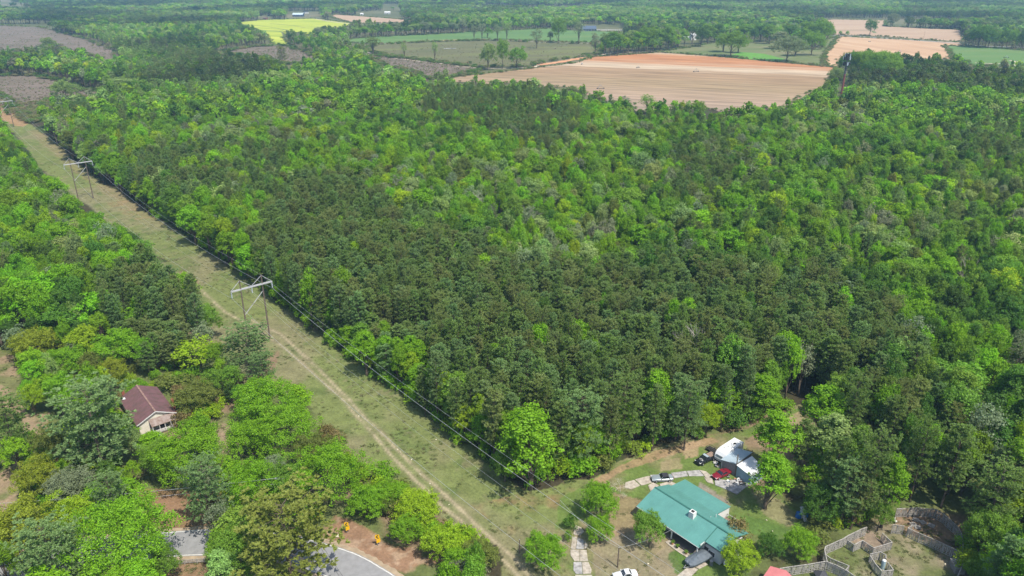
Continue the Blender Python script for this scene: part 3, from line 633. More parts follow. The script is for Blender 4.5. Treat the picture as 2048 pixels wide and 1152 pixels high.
# lone trees in the fields: (base px, base py, height px, width px, colour, kind, label)
for bx_, by_, hp, wp, cl, kd, lb in [
 (976,140,50,38,'pale','broad','light green tree at the left of three by the farm track'),
 (1005,137,54,28,'mid','broad','upright darker tree in the middle of three by the farm track'),
 (1033,137,40,44,'mid','broad','low wide tree at the right of three by the farm track'),
 (948,80,28,16,'grey','sparse','thin pale tree at the far edge of the rough field'),
 (964,80,32,20,'grey','sparse','nearly leafless tree in front of the far green field'),
 (995,82,32,20,'grey','sparse','grey tree left of the pair before the green field'),
 (1014,79,32,22,'pale','sparse','pale tree right of the pair before the green field'),
 (1073,97,38,24,'grey','sparse','sparse leaning tree inside the rough field'),
 (1117,86,45,34,'mid','broad','full dark green tree at the border of rough and green field'),
 (1157,88,45,24,'grey','sparse','grey topped slender tree beside the full dark tree'),
 (1190,108,40,22,'grey','sparse','pale thin tree at the corner of the rough field'),
 (1211,105,36,26,'pale','broad','leaning tree at the head of the big dirt field'),
 (1229,108,42,40,'mid','broad','twin trunk tree at the head of the big dirt field'),
 (1264,102,38,38,'pale','broad','light green tree third from the clay bank'),
 (1292,102,45,40,'mid','broad','mid green tree over the corner of the dirt field'),
 (1335,100,45,46,'mid','broad','tall rounded tree behind the dirt field corner'),
 (1352,96,33,26,'grey','broad','greyish tree in the pasture beside the rounded tree'),
 (1368,94,33,26,'mid','broad','small full tree in the pasture before the white house'),
 (1401,94,38,30,'dark','broad','dark tree in the pasture right of the white house'),
 (1461,113,46,70,'mid','spread','broad spreading oak at the edge of the dirt field'),
 (1573,123,46,74,'grey','spread','broad grey-green oak beside the bright grass patch'),
 (1622,111,44,52,'mid','spread','spreading oak at the right side of the pasture'),
 (1507,86,28,20,'dark','broad','small dark oak deep in the pasture'),
 (1739,71,29,27,'dark','broad','lone dark tree between the far bare fields'),
 (1667,70,8,8,'mid','bush','first small round tree along the far road'),
 (1681,70,7,7,'mid','bush','second small round tree along the far road'),
 (1695,71,8,7,'mid','bush','third small round tree along the far road'),
 (1784,53,24,26,'grey','broad','pale grey tree at the far edge of the bare field'),
 (1955,95,42,50,'dark','broad','large dark tree leading the row by the far road'),
 (1975,96,36,24,'dark','broad','second dark tree of the row by the far road'),
 (1988,96,30,18,'mid','broad','third, smaller tree of the row by the far road'),
 (2004,96,34,20,'dark','broad','fourth tree of the row by the far road'),
 (2022,98,36,20,'mid','broad','fifth tree of the row by the far road'),
 (2043,99,38,22,'dark','broad','last tree of the row by the far road at the border'),
 (746,108,34,32,'olive','sparse','olive half bare tree where the farm track begins'),
 (809,119,33,14,'pale','sparse','slim pale tree beside the farm track'),
 (870,126,42,14,'pale','sparse','slim leaning green tree beside the farm track'),
 (566,131,34,22,'dark','bigpine','lone dark pine in the purple scrub field'),
 (1294,228,38,34,'mid','sparse','ragged tree rising in front of the big dirt field'),
 (1248,222,30,22,'grey','sparse','thin grey tree rising in front of the big dirt field'),
 (130,208,46,58,'pale','broad','pale green tree group standing in the left cleared field'),
 (100,100,24,30,'pale','broad','pale green tree between the two cleared fields'),
 (1145,202,26,24,'pine','bigpine','flat topped dark pine against the dirt field'),
]:
    x, y = g(bx_, by_); m_ = mpp(bx_, by_); Ht = hp * m_ / .97; pin = 'pine' in kd; kd = 'hero' if kd == 'broad' else kd
    put(kd, x, y, Ht, wp * m_ / 2, C_['pineb' if pin else cl], label=lb, cat='pine' if pin else ('bush' if kd == 'bush' else 'tree'), hero=True, lone=True,
        name='pine_tree' if pin else ('small_tree' if kd == 'bush' else 'broadleaf_tree'), group='lone trees in the farmland'); HERO_XY.append((x, y, wp * m_ / 2))

for px, py, hp, wp, cl in [(1240,104,36,30,'olive2'),(1252,106,30,28,'lime'),(1278,103,40,34,'bright'),(1306,99,42,36,'mid'),(1320,98,40,34,'grey'),(1348,90,36,30,'mid'),(1384,88,36,30,'dark'),(1415,88,38,34,'mid'),(1432,84,36,34,'dark'),(1446,104,34,40,'mid'),(1476,106,34,38,'mid'),
   (1490,82,32,34,'mid'),(1520,84,34,36,'dark'),(1538,88,36,36,'mid'),(1556,98,34,40,'grey'),(1590,112,34,40,'mid'),(1604,100,42,40,'mid'),(1628,98,46,40,'dark'),(1645,94,50,40,'mid'),(1640,84,44,36,'bright'),(1610,86,42,40,'mid'),(1580,86,36,36,'dark'),
   (1700,160,56,60,'dark'),(1725,165,62,70,'mid'),(1760,168,64,76,'mid'),(1672,182,46,40,'pineb'),(1740,172,50,60,'dark'),(975,76,20,20,'mid'),(1100,84,20,16,'grey')]:
    x, y = g(px, py); m_ = mpp(px, py); put('broad' if hp < 46 else 'spread', x, y, hp * m_, wp * m_ / 2, C_[cl], label='full tree in the clump between dirt field, pasture and tall mast', cat='tree', hero=True, name='broadleaf_tree', group='trees clumped in the pasture'); HERO_XY.append((x, y, wp * m_ / 2))
for k in range(26):
    px = 640 + k * 12.5 + RNG.uniform(-4, 4); py = 80 - (px - 640) * .052 + RNG.uniform(-1.5, 1); x, y = g(px, py); m_ = mpp(px, py); hh_ = RNG.uniform(16, 28)
    put('broad' if RNG.random() < .75 else 'sparse', x, y, hh_ * m_, RNG.uniform(8, 13) * m_, C_[['mid', 'bright', 'dark', 'pale', 'grey'][int(RNG.integers(5))]], label='tree in the hedgerow between yellow and green fields', cat='tree', hero=True, name='broadleaf_tree', group='hedgerow trees between the fields'); HERO_XY.append((x, y, 4))
# woodland filled in everywhere the photograph shows it
PZ = [([(505,490),(540,400),(600,355),(690,350),(760,400),(860,420),(900,470),(960,480),(1000,520),(1150,545),(1240,520),(1400,515),(1540,545),(1690,570),(1790,600),(1820,700),(1740,720),(1690,740),(1620,700),
        (1560,700),(1540,820),(1480,850),(1380,870),(1250,890),(1200,960),(1150,960),(1100,830),(1050,800),(980,900),(880,850),(800,790),(720,720),(640,640),(560,590)], .93),
      ([(1680,720),(1820,690),(2060,880),(2060,1160),(1950,1160),(1930,1010),(1700,1010),(1600,900)], .42),
      ([(300,300),(430,280),(570,300),(570,390),(470,410),(330,390),(250,340)], .7), ([(170,60),(300,90),(400,90),(520,140),(480,180),(330,140),(200,110)], .6),
      ([(270,120),(470,120),(500,190),(300,180)], .5), ([(850,160),(1170,190),(1160,260),(1080,310),(960,250),(850,230)], .8), ([(1330,300),(1470,260),(1460,380),(1350,400)], .75), ([(1380,350),(1560,320),(1560,400),(1400,420)],.3),
      ([(1880,260),(2060,220),(2060,340),(1950,340)], .5), ([(190,560),(330,500),(400,590),(390,690),(300,740),(250,690),(190,640)], .93), ([(60,180),(240,190),(330,240),(200,260)], .25),
      ([(1540,560),(1780,470),(1700,540),(1650,600)], .3), ([(0,20),(420,20),(700,0),(2048,0),(2048,45),(1300,30),(400,50)], .4)]
def forest():
    rings = [(85, 260, 4.0), (260, 480, 4.6), (480, 900, 6.0), (900, 1500, 9.0), (1500, 3600, 12.5), (3600, 6000, 26)]
    X = []; Y = []
    for d0, d1, s in rings:
        ys = np.arange(d0, d1, s)
        for k, yy in enumerate(ys):
            hw = yy * .80 + 35; xs = np.arange(-hw, hw, s) + (s / 2 if k % 2 else 0)
            X.append(xs + RNG.uniform(-.42, .42, len(xs)) * s); Y.append(np.full(len(xs), yy) + RNG.uniform(-.42, .42, len(xs)) * s)
    X = np.concatenate(X); Y = np.concatenate(Y); n = len(X); D = np.hypot(X, Y)
    tx, ty = prn(X, Y, 13.0)
    u = RNG.random(n); isp = np.zeros(n, bool)
    for pl, pr_ in PZ: isp |= inpoly(tx + RNG.normal(0, 6, n), ty + RNG.normal(0, 4, n), pl) & (u < pr_)
    isp |= (u < .08) & (fbm(X, Y, 90) > .5) & (D > 250)
    # irregular size, gaps
    hn = fbm(X, Y, 45); Ht = np.where(isp, RNG.uniform(15.8, 18.8, n) + (RNG.random(n) < .06) * 2, RNG.uniform(10.5, 20.0, n) + (hn - .5) * 9)
    Rc = np.where(isp, RNG.uniform(1.9, 3.0, n), np.clip(RNG.lognormal(1.25, .29, n), 1.8, 7.0) * (Ht / 17) ** .5)
    big = (D > 1500); Rc = np.where(big, Rc * 1.9, Rc); Ht = np.where(big, Ht * .95, Ht); Rc = np.where(D > 3600, Rc * 2, Rc)
    # the left-hand side is hedgerow scale near the camera
    lowz = (Y < 190) & (X < -20); Ht = np.where(lowz, Ht * .62, Ht); Rc = np.where(lowz & ~isp, Rc * .8, Rc)
    ok = np.ones(n, bool); rag = RNG.random(n) > .16; FARM = [F_BIG, F_DARK, F_SCRUB, F_GREEN, F_YEL, F_PINK, F_SCR2, F_CL1, F_CL2, F_RB, F_R2, F_RG, F_PARK]
    for zf, sx in ((.03, 0), (.3, 0), (.55, .55), (.55, -.55), (.8, 0), (.98, 0)):
        ax, ay = prn(X + sx * Rc, Y, Ht * zf)
        for pl in CLEAR:
            hit = inpoly(ax, ay, pl)
            if zf > .7 and any(pl is q for q in FARM): hit &= rag
            ok &= ~hit
    for hx, hy, hr in HERO_XY: ok &= np.hypot(X - hx, Y - hy) > hr * .72 + Rc * .35
    bx, by = prn(X, Y, 0.)
    # yards: trees there are placed one by one
    for pl in ([(1490,830),(1640,800),(1700,900),(1800,1010),(1960,1010),(1960,1400),(1000,1400),(1000,1152),(1490,1152)], [(600,1000),(1010,1090),(1010,1200),(560,1200)], [(236,760),(330,760),(420,800),(420,900),(300,900),(200,860)]):
        ok &= ~inpoly(bx, by, pl)
    ok &= ~((by > 1040) & (bx < 700) & (RNG.random(n) < .55)) & ~((Y < 175) & (X < -20) & (RNG.random(n) < .25))
    ok &= RNG.random(n) > .04
    cl = fbm(X * .5 + 900, Y, 330, 3); ok &= ~((D > 1250) & (cl > .66))
    tone = np.where(D > 700, .38 + .85 * smooth(.3, .7, fbm(X, Y * .6 + 300, 150, 3)), 1.)
    idx = np.where(ok)[0]; cn = fbm(X + 400, Y, 38); cn2 = RNG.random(n)
    for i in idx:
        x, y, d = X[i], Y[i], D[i]
        if isp[i]:
            kind = 'lowpine' if d > 620 else 'pine'; c = C_['pine'] if cn2[i] < .5 else (C_['pineg'] if cn2[i] < .75 else C_['pineb'])
            if d < 620 and cn2[i] > .9: kind = 'bigpine'
            put(kind, x, y, Ht[i], Rc[i] * (1.25 if kind == 'bigpine' else 1), tuple(q * tone[i] for q in c), a=.12); continue
        kind = 'lowbroad' if d > 520 else ('tall' if cn2[i] < .12 else ('broad' if cn2[i] < .93 else 'sparse'))
        q = cn[i] * .9 + RNG.normal(0, .13)
        c = 'dark' if q < .25 else ('mid' if q < .38 else ('bright' if q < .56 else ('lime' if q < .60 else ('mid' if q < .63 else ('pale' if q < .75 else ('grey' if q < .80 else 'olive'))))))
        if d > 700 and cn2[i] > .5 and c in ('bright', 'mid'): c = 'dark' if fbm(np.array(x), np.array(y), 160) > .5 else 'pale'
        if x < -45 and d < 420 and c in ('mid', 'pale', 'grey'): c = 'bright' if RNG.random() < .6 else c
        if kind == 'sparse': c = 'grey' if RNG.random() < .7 else 'pale'
        put(kind, x, y, Ht[i], Rc[i], tuple(q_ * tone[i] for q_ in C_[c]), a=.27)
forest()
# shrubs and saplings knitting the edges of the pine stand
def along(pts, step, off):
    P = [Vector((*g(*p), 0)) for p in pts]; out = []
    for a, b in zip(P[:-1], P[1:]):
        L = (b - a).length; d = (b - a) / L; n = Vector((-d.y, d.x, 0)); k = 0.
        while k < L: out.append(a + d * k + n * (off + RNG.uniform(-1, 1) * 1.2)); k += step * RNG.uniform(.6, 1.5)
    return out
EDGE = [(126,298),(183,348),(237,382),(290,424),(355,459),(435,516),(508,566),(554,608),(619,655),(660,688),(705,722),(775,774),(854,834),(917,890),(966,920),(1022,961),(1041,978)]
EDGE2 = [(1078,980),(1132,961),(1181,958),(1213,935),(1284,906),(1365,880),(1454,864),(1524,843),(1575,819)]
for (E_, st, off) in ((EDGE[3:], 3.0, 1.6), (EDGE2, 2.6, 1.4)):
    for p in along(E_, st, off if E_ is EDGE2 else off):
        r_ = RNG.random(); put('bush', p.x, p.y, RNG.uniform(2.2, 5.5), RNG.uniform(1.4, 2.8), C_['bright' if r_ < .45 else ('mid' if r_ < .75 else ('lime' if r_ < .85 else 'olive'))],
            shrub=True, label=f"{'bright green' if r_ < .45 else ('mid green' if r_ < .75 else ('yellow-green' if r_ < .85 else 'olive'))} shrub at the foot of the pine stand facing the {'grassy yard' if E_ is EDGE2 else 'corridor'}", cat='bush', name='bush', group='shrubs lining the pine stand')
for p in along(EDGE, 4.0, 3.0) + along(EDGE2, 5.0, 3.2) + along(EDGE[8:], 8.0, 7.0):
    put('tall', p.x, p.y, RNG.uniform(9, 15), RNG.uniform(2.2, 3.4), C_['bright' if RNG.random() < .7 else ('lime' if RNG.random() < .4 else 'mid')])
for pl, k in (([(740,975),(806,971),(892,1045),(980,1085),(960,1120),(880,1075),(790,1030),(720,990)], 30), ([(640,860),(704,904),(735,960),(700,960)], 12), ([(330,740),(440,740),(440,850),(370,850)], 22), ([(100,830),(240,800),(240,900),(120,900)],12), ([(1590,860),(1700,840),(1790,980),(1720,1050),(1650,1060),(1620,1000)],46), ([(1930,1040),(2040,1000),(2040,1150),(1940,1150)],14), ([(240,690),(460,690),(470,830),(380,830),(240,770)],26), ([(20,830),(240,900),(260,1010),(60,1000)],26), ([(420,960),(640,960),(640,1050),(430,1060)],24)):
    xs = [p[0] for p in pl]; ys = [p[1] for p in pl]; c = 0
    while c < k:
        px, py = RNG.uniform(min(xs), max(xs)), RNG.uniform(min(ys), max(ys))
        if inpoly(px, py, pl):
            x, y = g(px, py, 1.5); c += 1; r_ = RNG.random()
            put('bush', x, y, RNG.uniform(2, 4.5), RNG.uniform(1.2, 2.6), C_['bright' if r_ < .4 else ('lime' if r_ < .65 else ('olive' if r_ < .85 else 'rust'))],
                shrub=True, label='low shrub in a thicket on the corridor side', cat='bush', name='bush', group='thicket shrubs')

def scrubfill(pl, n_, hlo, hhi, cols_):
    xs = [p[0] for p in pl]; ys = [p[1] for p in pl]; c = 0
    while c < n_:
        px, py = RNG.uniform(min(xs), max(xs)), min(ys) + (max(ys) - min(ys)) * RNG.random() ** .7
        if inpoly(px, py, pl):
            x, y = g(px, py); c += 1; hh_ = RNG.uniform(hlo, hhi); put('bush', x, y, hh_, hh_ * RNG.uniform(.5, .9), cols_[int(RNG.integers(len(cols_)))], scrub=True, a=.2)
_b = [(.27,.22,.18), (.30,.25,.20), (.24,.23,.13), (.20,.24,.09)]
for pl, n_ in ((F_CL1, 700), (F_CL2, 700), (F_SCR2, 500), (F_SCRUB, 900), (F_DARK, 400)): scrubfill(pl, n_, .35, 1.3, _b)
scrubfill([(63,205),(110,200),(76,246),(20,205)], 160, 1, 2.5, _b[2:])
def margin(pl, n_, w_, hlo, hhi, cols_):
    W_ = [g(*p) for p in pl]; L_ = [math.hypot(W_[i][0] - W_[i - 1][0], W_[i][1] - W_[i - 1][1]) for i in range(len(W_))]
    for _ in range(n_):
        i = int(RNG.choice(len(W_), p=np.array(L_) / sum(L_))); t = RNG.random(); x = W_[i - 1][0] + (W_[i][0] - W_[i - 1][0]) * t + RNG.normal() * w_; y = W_[i - 1][1] + (W_[i][1] - W_[i - 1][1]) * t + RNG.normal() * w_
        hh_ = RNG.uniform(hlo, hhi); put('bush', x, y, hh_, hh_ * RNG.uniform(.7, 1.3), cols_[int(RNG.integers(len(cols_)))], scrub=True, a=.2)
_m = [(.14,.22,.05), (.20,.22,.08), (.10,.18,.03), (.24,.22,.12)]
for pl in (F_BIG, F_R2, F_RB, F_GREEN, F_YEL, F_PINK, F_RG, F_PARK): margin(pl, 520, 2.0, .5, 2.2, _m)
for pl in (F_CL1, F_CL2, F_SCR2, F_SCRUB, F_DARK): margin(pl, 420, 3.5, .8, 3.5, _m)
PLACE = 'near'
def emit_trees():
    kinds_pine = ('pine', 'bigpine', 'lowpine')
    def size(t): d = math.hypot(t['x'], math.hypot(t['y'], H)); return t['Rc'] * t['Ht'] ** .5 / d
    her = [t for t in TREES if t.get('hero')]; shr = [t for t in TREES if t.get('shrub')]
    auto = [t for t in TREES if not t.get('hero') and not t.get('shrub') and not t.get('scrub')]; scr = [t for t in TREES if t.get('scrub')]
    def vis(t):
        px, py = prn(t['x'], t['y'], t['Ht'] * .8); return -20 < px < 2068 and -10 < py < 1170
    ap = sorted([t for t in auto if t['kind'] in kinds_pine and vis(t)], key=size, reverse=True)
    ab = sorted([t for t in auto if t['kind'] not in kinds_pine and vis(t)], key=size, reverse=True)
    hp_ = sum(1 for t in her if t['kind'] in kinds_pine); hb = len(her) - hp_
    singles = her + ap[:300 - hp_] + ab[:300 - hb]; ids = set(map(id, singles))
    rest = [t for t in auto if id(t) not in ids]
    sh_ = sorted(shr, key=size, reverse=True)[:230]; ids2 = set(map(id, sh_)); rest += [t for t in shr if id(t) not in ids2]; singles += sh_
    def dens(E_): P = [g(*p) for p in E_]; return [(a[0] + (b[0] - a[0]) * k / 8, a[1] + (b[1] - a[1]) * k / 8) for a, b in zip(P[:-1], P[1:]) for k in range(8)]
    EW, EW2 = dens(EDGE), dens(EDGE2)
    for t in singles:
        cm, tm, jm, _, _ = PROTO[t['kind']][t['v']]
        if 'label' not in t:
            x, y = t['x'], t['y']; pin = t['kind'] in kinds_pine; tone = {}
            r_, g_, b_ = t['col']; s_ = 'yellowish green' if r_ > .22 else ('dark green' if g_ < .20 else ('bright green' if g_ > .30 else 'mid green'))
            px, py = prn(x, y, 0)
            left = px < 700 and (py > 900 or px < 180 + (py - 340) * 1.0)
            dE = min((x - a) ** 2 + (y - b) ** 2 for a, b in EW) ** .5; dE2 = min((x - a) ** 2 + (y - b) ** 2 for a, b in EW2) ** .5
            if pin and not left and not (px > 1640 and py > 760):
                tall_ = 'tall' if t['Ht'] > 18 else 'shorter'
                zone = 'in the outer rows of the stand beside the corridor' if dE < 14 else ('in the outer rows of the stand facing the green roofed house' if dE2 < 14 else ('deep in the stand on its corridor side' if dE < 45 else ('deep in the stand behind the green roofed house' if px < 1500 else 'in the far right end of the dense stand')))
                t['label'] = f"{tall_} {'grey-green' if g_ > .286 else 'dark olive'} pine {zone}"; t['cat'] = 'pine'; t['name'] = 'pine_tree'
            elif pin:
                zone = 'in the woods left of the power line corridor' if left else ('in the woods right of the fenced pens' if px > 1640 and py > 760 else 'in the dense stand between corridor and green roofed house')
                t['label'] = f"{'grey-green' if g_ > .286 else 'dark olive'} pine {zone}"; t['cat'] = 'pine'; t['name'] = 'pine_tree'
            else:
                zone = 'in the woods left of the power line corridor' if left else ('in the woods right of the fenced pens' if px > 1640 and py > 760 else ('along the edge of or inside the pine stand' if py > 560 else 'in the mixed woodland beyond the pine stand'))
                t['label'] = f"{s_} broadleaf tree {zone}"; t['cat'] = 'tree'; t['name'] = 'broadleaf_tree'
            t['group'] = t['label'].replace('tree in', 'trees in').replace('pine in', 'pines in').replace('tree along', 'trees along')
        o = thing(t['name'], t['label'], t['cat'], (t['x'], t['y'], 0), t['rz'], t.get('group'), (t['sxy'], t['sxy'], t['sz']))
        link('trunk', tm, o); c = link('crown', cm, o); c['leaf_color'] = list(t['col'])
    # everything past the nearest few hundred: two masses
    keys = [(k, v) for k in PROTO for v in range(len(PROTO[k]))]
    for nm, sel in (('distant_pines', lambda t: t['kind'] in kinds_pine), ('distant_woodland', lambda t: t['kind'] not in kinds_pine), ('scrub_growth', None)):
        ts = [t for t in rest if sel(t)] if sel else scr; used = sorted({(t['kind'], t['v']) for t in ts}, key=keys.index)
        pc = bpy.data.collections.new(nm + '_kinds')
        for i, (k, v) in enumerate(used):
            po = bpy.data.objects.new('%s_source.%03d' % (nm, i), PROTO[k][v][2]); pc.objects.link(po)
        me = bpy.data.meshes.new(nm); me.vertices.add(len(ts)); me.vertices.foreach_set('co', np.array([(t['x'], t['y'], 0) for t in ts], np.float32).ravel())
        def at(n_, ty, fld, vals): a = me.attributes.new(n_, ty, 'POINT'); a.data.foreach_set(fld, np.array(vals).ravel())
        at('kind_index', 'INT', 'value', [used.index((t['kind'], t['v'])) for t in ts])
        at('turn', 'FLOAT_VECTOR', 'vector', [(0, 0, t['rz']) for t in ts]); at('size', 'FLOAT_VECTOR', 'vector', [(t['sxy'], t['sxy'], t['sz']) for t in ts])
        at('leaf_color', 'FLOAT_COLOR', 'color', [(*t['col'], 1) for t in ts])
        o = stuff(link(nm, me)); scatter(o, pc)
    return len(singles), len(rest)
def scatter(o, pc):
    ng = bpy.data.node_groups.new('scatter', 'GeometryNodeTree')
    ng.interface.new_socket('Geometry', in_out='INPUT', socket_type='NodeSocketGeometry'); ng.interface.new_socket('Geometry', in_out='OUTPUT', socket_type='NodeSocketGeometry')
    N = ng.nodes; L = ng.links; gi = N.new('NodeGroupInput'); go = N.new('NodeGroupOutput'); ip = N.new('GeometryNodeInstanceOnPoints')
    ci = N.new('GeometryNodeCollectionInfo'); ci.inputs[0].default_value = pc; ci.inputs['Separate Children'].default_value = True; ci.inputs['Reset Children'].default_value = True
    ip.inputs['Pick Instance'].default_value = True
    def na(n_, ty): q = N.new('GeometryNodeInputNamedAttribute'); q.data_type = ty; q.inputs[0].default_value = n_; return next(s for s in q.outputs if s.enabled and s.name == 'Attribute')
    L.new(gi.outputs[0], ip.inputs['Points']); L.new(ci.outputs[0], ip.inputs['Instance']); L.new(na('kind_index', 'INT'), ip.inputs['Instance Index'])
    L.new(na('turn', 'FLOAT_VECTOR'), ip.inputs['Rotation']); L.new(na('size', 'FLOAT_VECTOR'), ip.inputs['Scale']); L.new(ip.outputs[0], go.inputs[0])
    md = o.modifiers.new('scatter', 'NODES'); md.node_group = ng
print('TREES', emit_trees())

# ------------------------------------------------------------------ materials for built things
M_ASPH = simple('old_asphalt', (.27, .27, .275), .9, var=.12, scale=.9)
M_WLINE = simple('worn_white_paint', (.62, .61, .57), .8, var=.15, scale=3)
M_YLINE = simple('worn_yellow_paint', (.48, .36, .10), .8, var=.15, scale=3)
M_CONC = simple('weathered_concrete', (.46, .41, .34), .95, var=.15, scale=1.6, bump=.3, dirt=(.29, .25, .20))
M_CONCG = simple('grey_stained_concrete', (.38, .37, .36), .95, var=.25, scale=1.5, bump=.3, dirt=(.22, .21, .20))
M_GREENROOF = simple('teal_green_metal', (.125, .33, .285), .42, .2, var=.09, scale=.5, spec=.5)
M_GREENTRIM = simple('dark_green_trim', (.045, .16, .13), .5)
M_WHITE = simple('white_paint', (.74, .74, .72), .6, var=.05)
M_SIDING = simple('pale_siding', (.50, .51, .50), .7, var=.06)
M_DARKIN = simple('near_black_and_shade', (.035, .033, .032), .9)  # near-black for dark parts; on the house porch it paints shade
M_RUST = simple('brown_painted_tin', (.165, .082, .088), .75, .1, var=.2, scale=.7, dirt=(.13, .078, .07))
M_RUSTG = simple('rusty_grey_tin', (.30, .25, .23), .7, .2, var=.25, scale=1.4, dirt=(.22, .15, .12))
M_CREAM = simple('cream_boards', (.74, .71, .60), .8, var=.08)
M_BRICK = simple('red_brick', (.30, .10, .06), .9, var=.2, scale=8)
M_TIN = simple('bare_galvanised_tin', (.46, .56, .63), .45, .15, var=.08, scale=.5, spec=.5)
M_TINW = simple('white_coated_tin', (.78, .79, .80), .4, .1, var=.04, scale=.5)
M_GREYWALL = simple('weathered_grey_boards', (.26, .25, .24), .9, var=.2, scale=3)
M_BLUEWALL = simple('pale_blue_metal_wall', (.30, .44, .52), .6, .2, var=.08)
M_WOODG = simple('silvered_pallet_wood', (.44, .42, .39), .95, var=.2, scale=4, dirt=(.20, .185, .17))
M_POLE = simple('creosoted_pole', (.16, .12, .095), .9, var=.25, scale=2)
M_ARM = simple('pale_grey_crossarm', (.50, .50, .50), .7, .2, var=.1)
M_INSUL = simple('white_insulator', (.66, .70, .72), .35, var=.05)
M_WIRE = simple('aluminium_cable', (.55, .56, .57), .5, .3)
M_WIREB = simple('dark_cable', (.06, .06, .06), .6)
M_GLASS = simple('dark_glass', (.02, .025, .03), .08, spec=.8)
M_RUBBER = simple('tyre_rubber', (.02, .02, .02), .85)
M_RIM = simple('wheel_rim', (.60, .61, .62), .35, .7)
M_LAMP = simple('lamp_glass', (.65, .67, .68), .15, spec=.8)
M_LAMPR = simple('red_lamp_glass', (.35, .02, .02), .2, spec=.7)
M_SILVER = simple('silver_blue_car_paint', (.42, .49, .53), .28, .45, var=.02, spec=.6)
M_CARRED = simple('deep_red_car_paint', (.24, .014, .028), .28, .15, var=.03, spec=.6)
M_CARBLK = simple('black_car_paint', (.018, .021, .027), .25, .1, var=.05, spec=.6)
M_CARWHT = simple('white_car_paint', (.76, .77, .78), .3, .05, var=.02, spec=.5)
M_SOFT = simple('black_soft_top', (.035, .035, .045), .85)
M_TARP = simple('slate_grey_tarpaulin', (.12, .145, .17), .7, var=.18, scale=1.5)
M_YSIGN = simple('yellow_sign_face', (.85, .50, .01), .5, var=.03)
M_BLACK = simple('black_print', (.015, .015, .015), .6)
M_STEEL = simple('galvanised_steel', (.42, .43, .44), .5, .5)
M_REDTIN = simple('faded_red_tin', (.52, .17, .17), .6, .1, var=.06)
M_BLUE = simple('blue_plastic', (.02, .13, .42), .45, var=.1)
M_TANK = simple('pale_blue_tank', (.42, .55, .60), .5, .1, var=.06)
M_REDPOLE = simple('rust_red_tower_paint', (.30, .10, .085), .6, .2, var=.1)
M_TERRA = simple('terracotta', (.42, .17, .09), .9)
M_STONE = simple('pale_limestone', (.62, .56, .42), .9, var=.15)

# ------------------------------------------------------------------ road, driveway, walks
OUT = [(-140,1165),(-60,1142),(0,1119),(100,1092),(200,1077),(300,1068),(407,1060),(500,1061),(590,1072),(657,1089),(705,1105),(732,1117),(758,1132),(787,1150),(830,1180),(880,1225)]
def curve(pts, k=8):
    P = [Vector((*g(*p), 0)) for p in pts]; Q = []
    for i in range(len(P) - 1):
        a = P[max(0, i - 1)]; b = P[i]; c = P[i + 1]; d = P[min(len(P) - 1, i + 2)]
        for j in range(k):
            t = j / k; Q.append(.5 * ((2 * b) + (c - a) * t + (2 * a - 5 * b + 4 * c - d) * t * t + (-a + 3 * b - 3 * c + d) * t ** 3))
    return Q + [P[-1]]
RC = curve(OUT)
def strip(name, Q, o0, o1, z, mat, parent=None, wob=0.):
    vs = []
    for i, q in enumerate(Q):
        d = (Q[min(i + 1, len(Q) - 1)] - Q[max(i - 1, 0)]).normalized(); n = Vector((d.y, -d.x, 0)); j = wob * math.sin(i * 1.7) + wob * math.sin(i * .6)
        a = q + n * (o0 + j); b = q + n * (o1 + j * .5); vs += [(a.x, a.y, z), (b.x, b.y, z)]
    mb = MB(); mb.add(vs, [(2 * i, 2 * i + 1, 2 * i + 3, 2 * i + 2) for i in range(len(Q) - 1)][::1]); return mb.build(name, mat, parent)
road = struct(strip('road', RC, 0, 7.2, .17, M_ASPH))
strip('edge_line', RC, .16, .36, .174, M_WLINE, road, .03); strip('edge_line', RC, 6.85, 7.03, .174, M_WLINE, road, .03)
struct(strip('road_shoulder', RC, -1.0, 8.1, .145, simple('sandy_shoulder', (.36, .28, .19), .95, var=.2, scale=.8), None, .12))
def slabs(name, polys, mat, th=.12, z=.16):
    root = None
    for i, pl in enumerate(polys):
        top = [(*g(*p), z + RNG.uniform(-.015, .02)) for p in pl]; zz = top[0][2]; top = [(x, y, zz + .02 * k / len(top)) for k, (x, y, _) in enumerate(top)]
        a = sum(top[k][0] * top[(k + 1) % len(top)][1] - top[(k + 1) % len(top)][0] * top[k][1] for k in range(len(top)))
        if a < 0: top = top[::-1]
        m_ = mat[i % len(mat)] if isinstance(mat, list) else mat
        o = MB().slab(top, th).build(name if root is None else 'slab', m_, root)
        if root is None: root = struct(o)
    return root
slabs('driveway', [[(1148,1058),(1152,1052),(1162,1056),(1168,1064),(1160,1072),(1147,1070)],
 [(1144,1076),(1149,1074),(1154,1076),(1151,1099),(1142,1099)], [(1155,1077),(1161,1079),(1167,1081),(1168,1099),(1152,1099)], [(1169,1082),(1176,1092),(1171,1099),(1169,1099)],
 [(1141,1100.5),(1159,1101),(1159,1123.5),(1149,1123.5),(1141,1112)], [(1160,1101),(1173,1101.5),(1176,1123.5),(1160,1123.5)],
 [(1147,1125.5),(1163,1125.2),(1165,1149),(1152,1149),(1147,1142)], [(1164,1125.2),(1177,1125.5),(1183,1140),(1182,1148),(1166,1149)], [(1150,1151),(1184,1151),(1186,1172),(1152,1172)]], [M_CONC, M_CONC, M_CONCG, M_CONC])
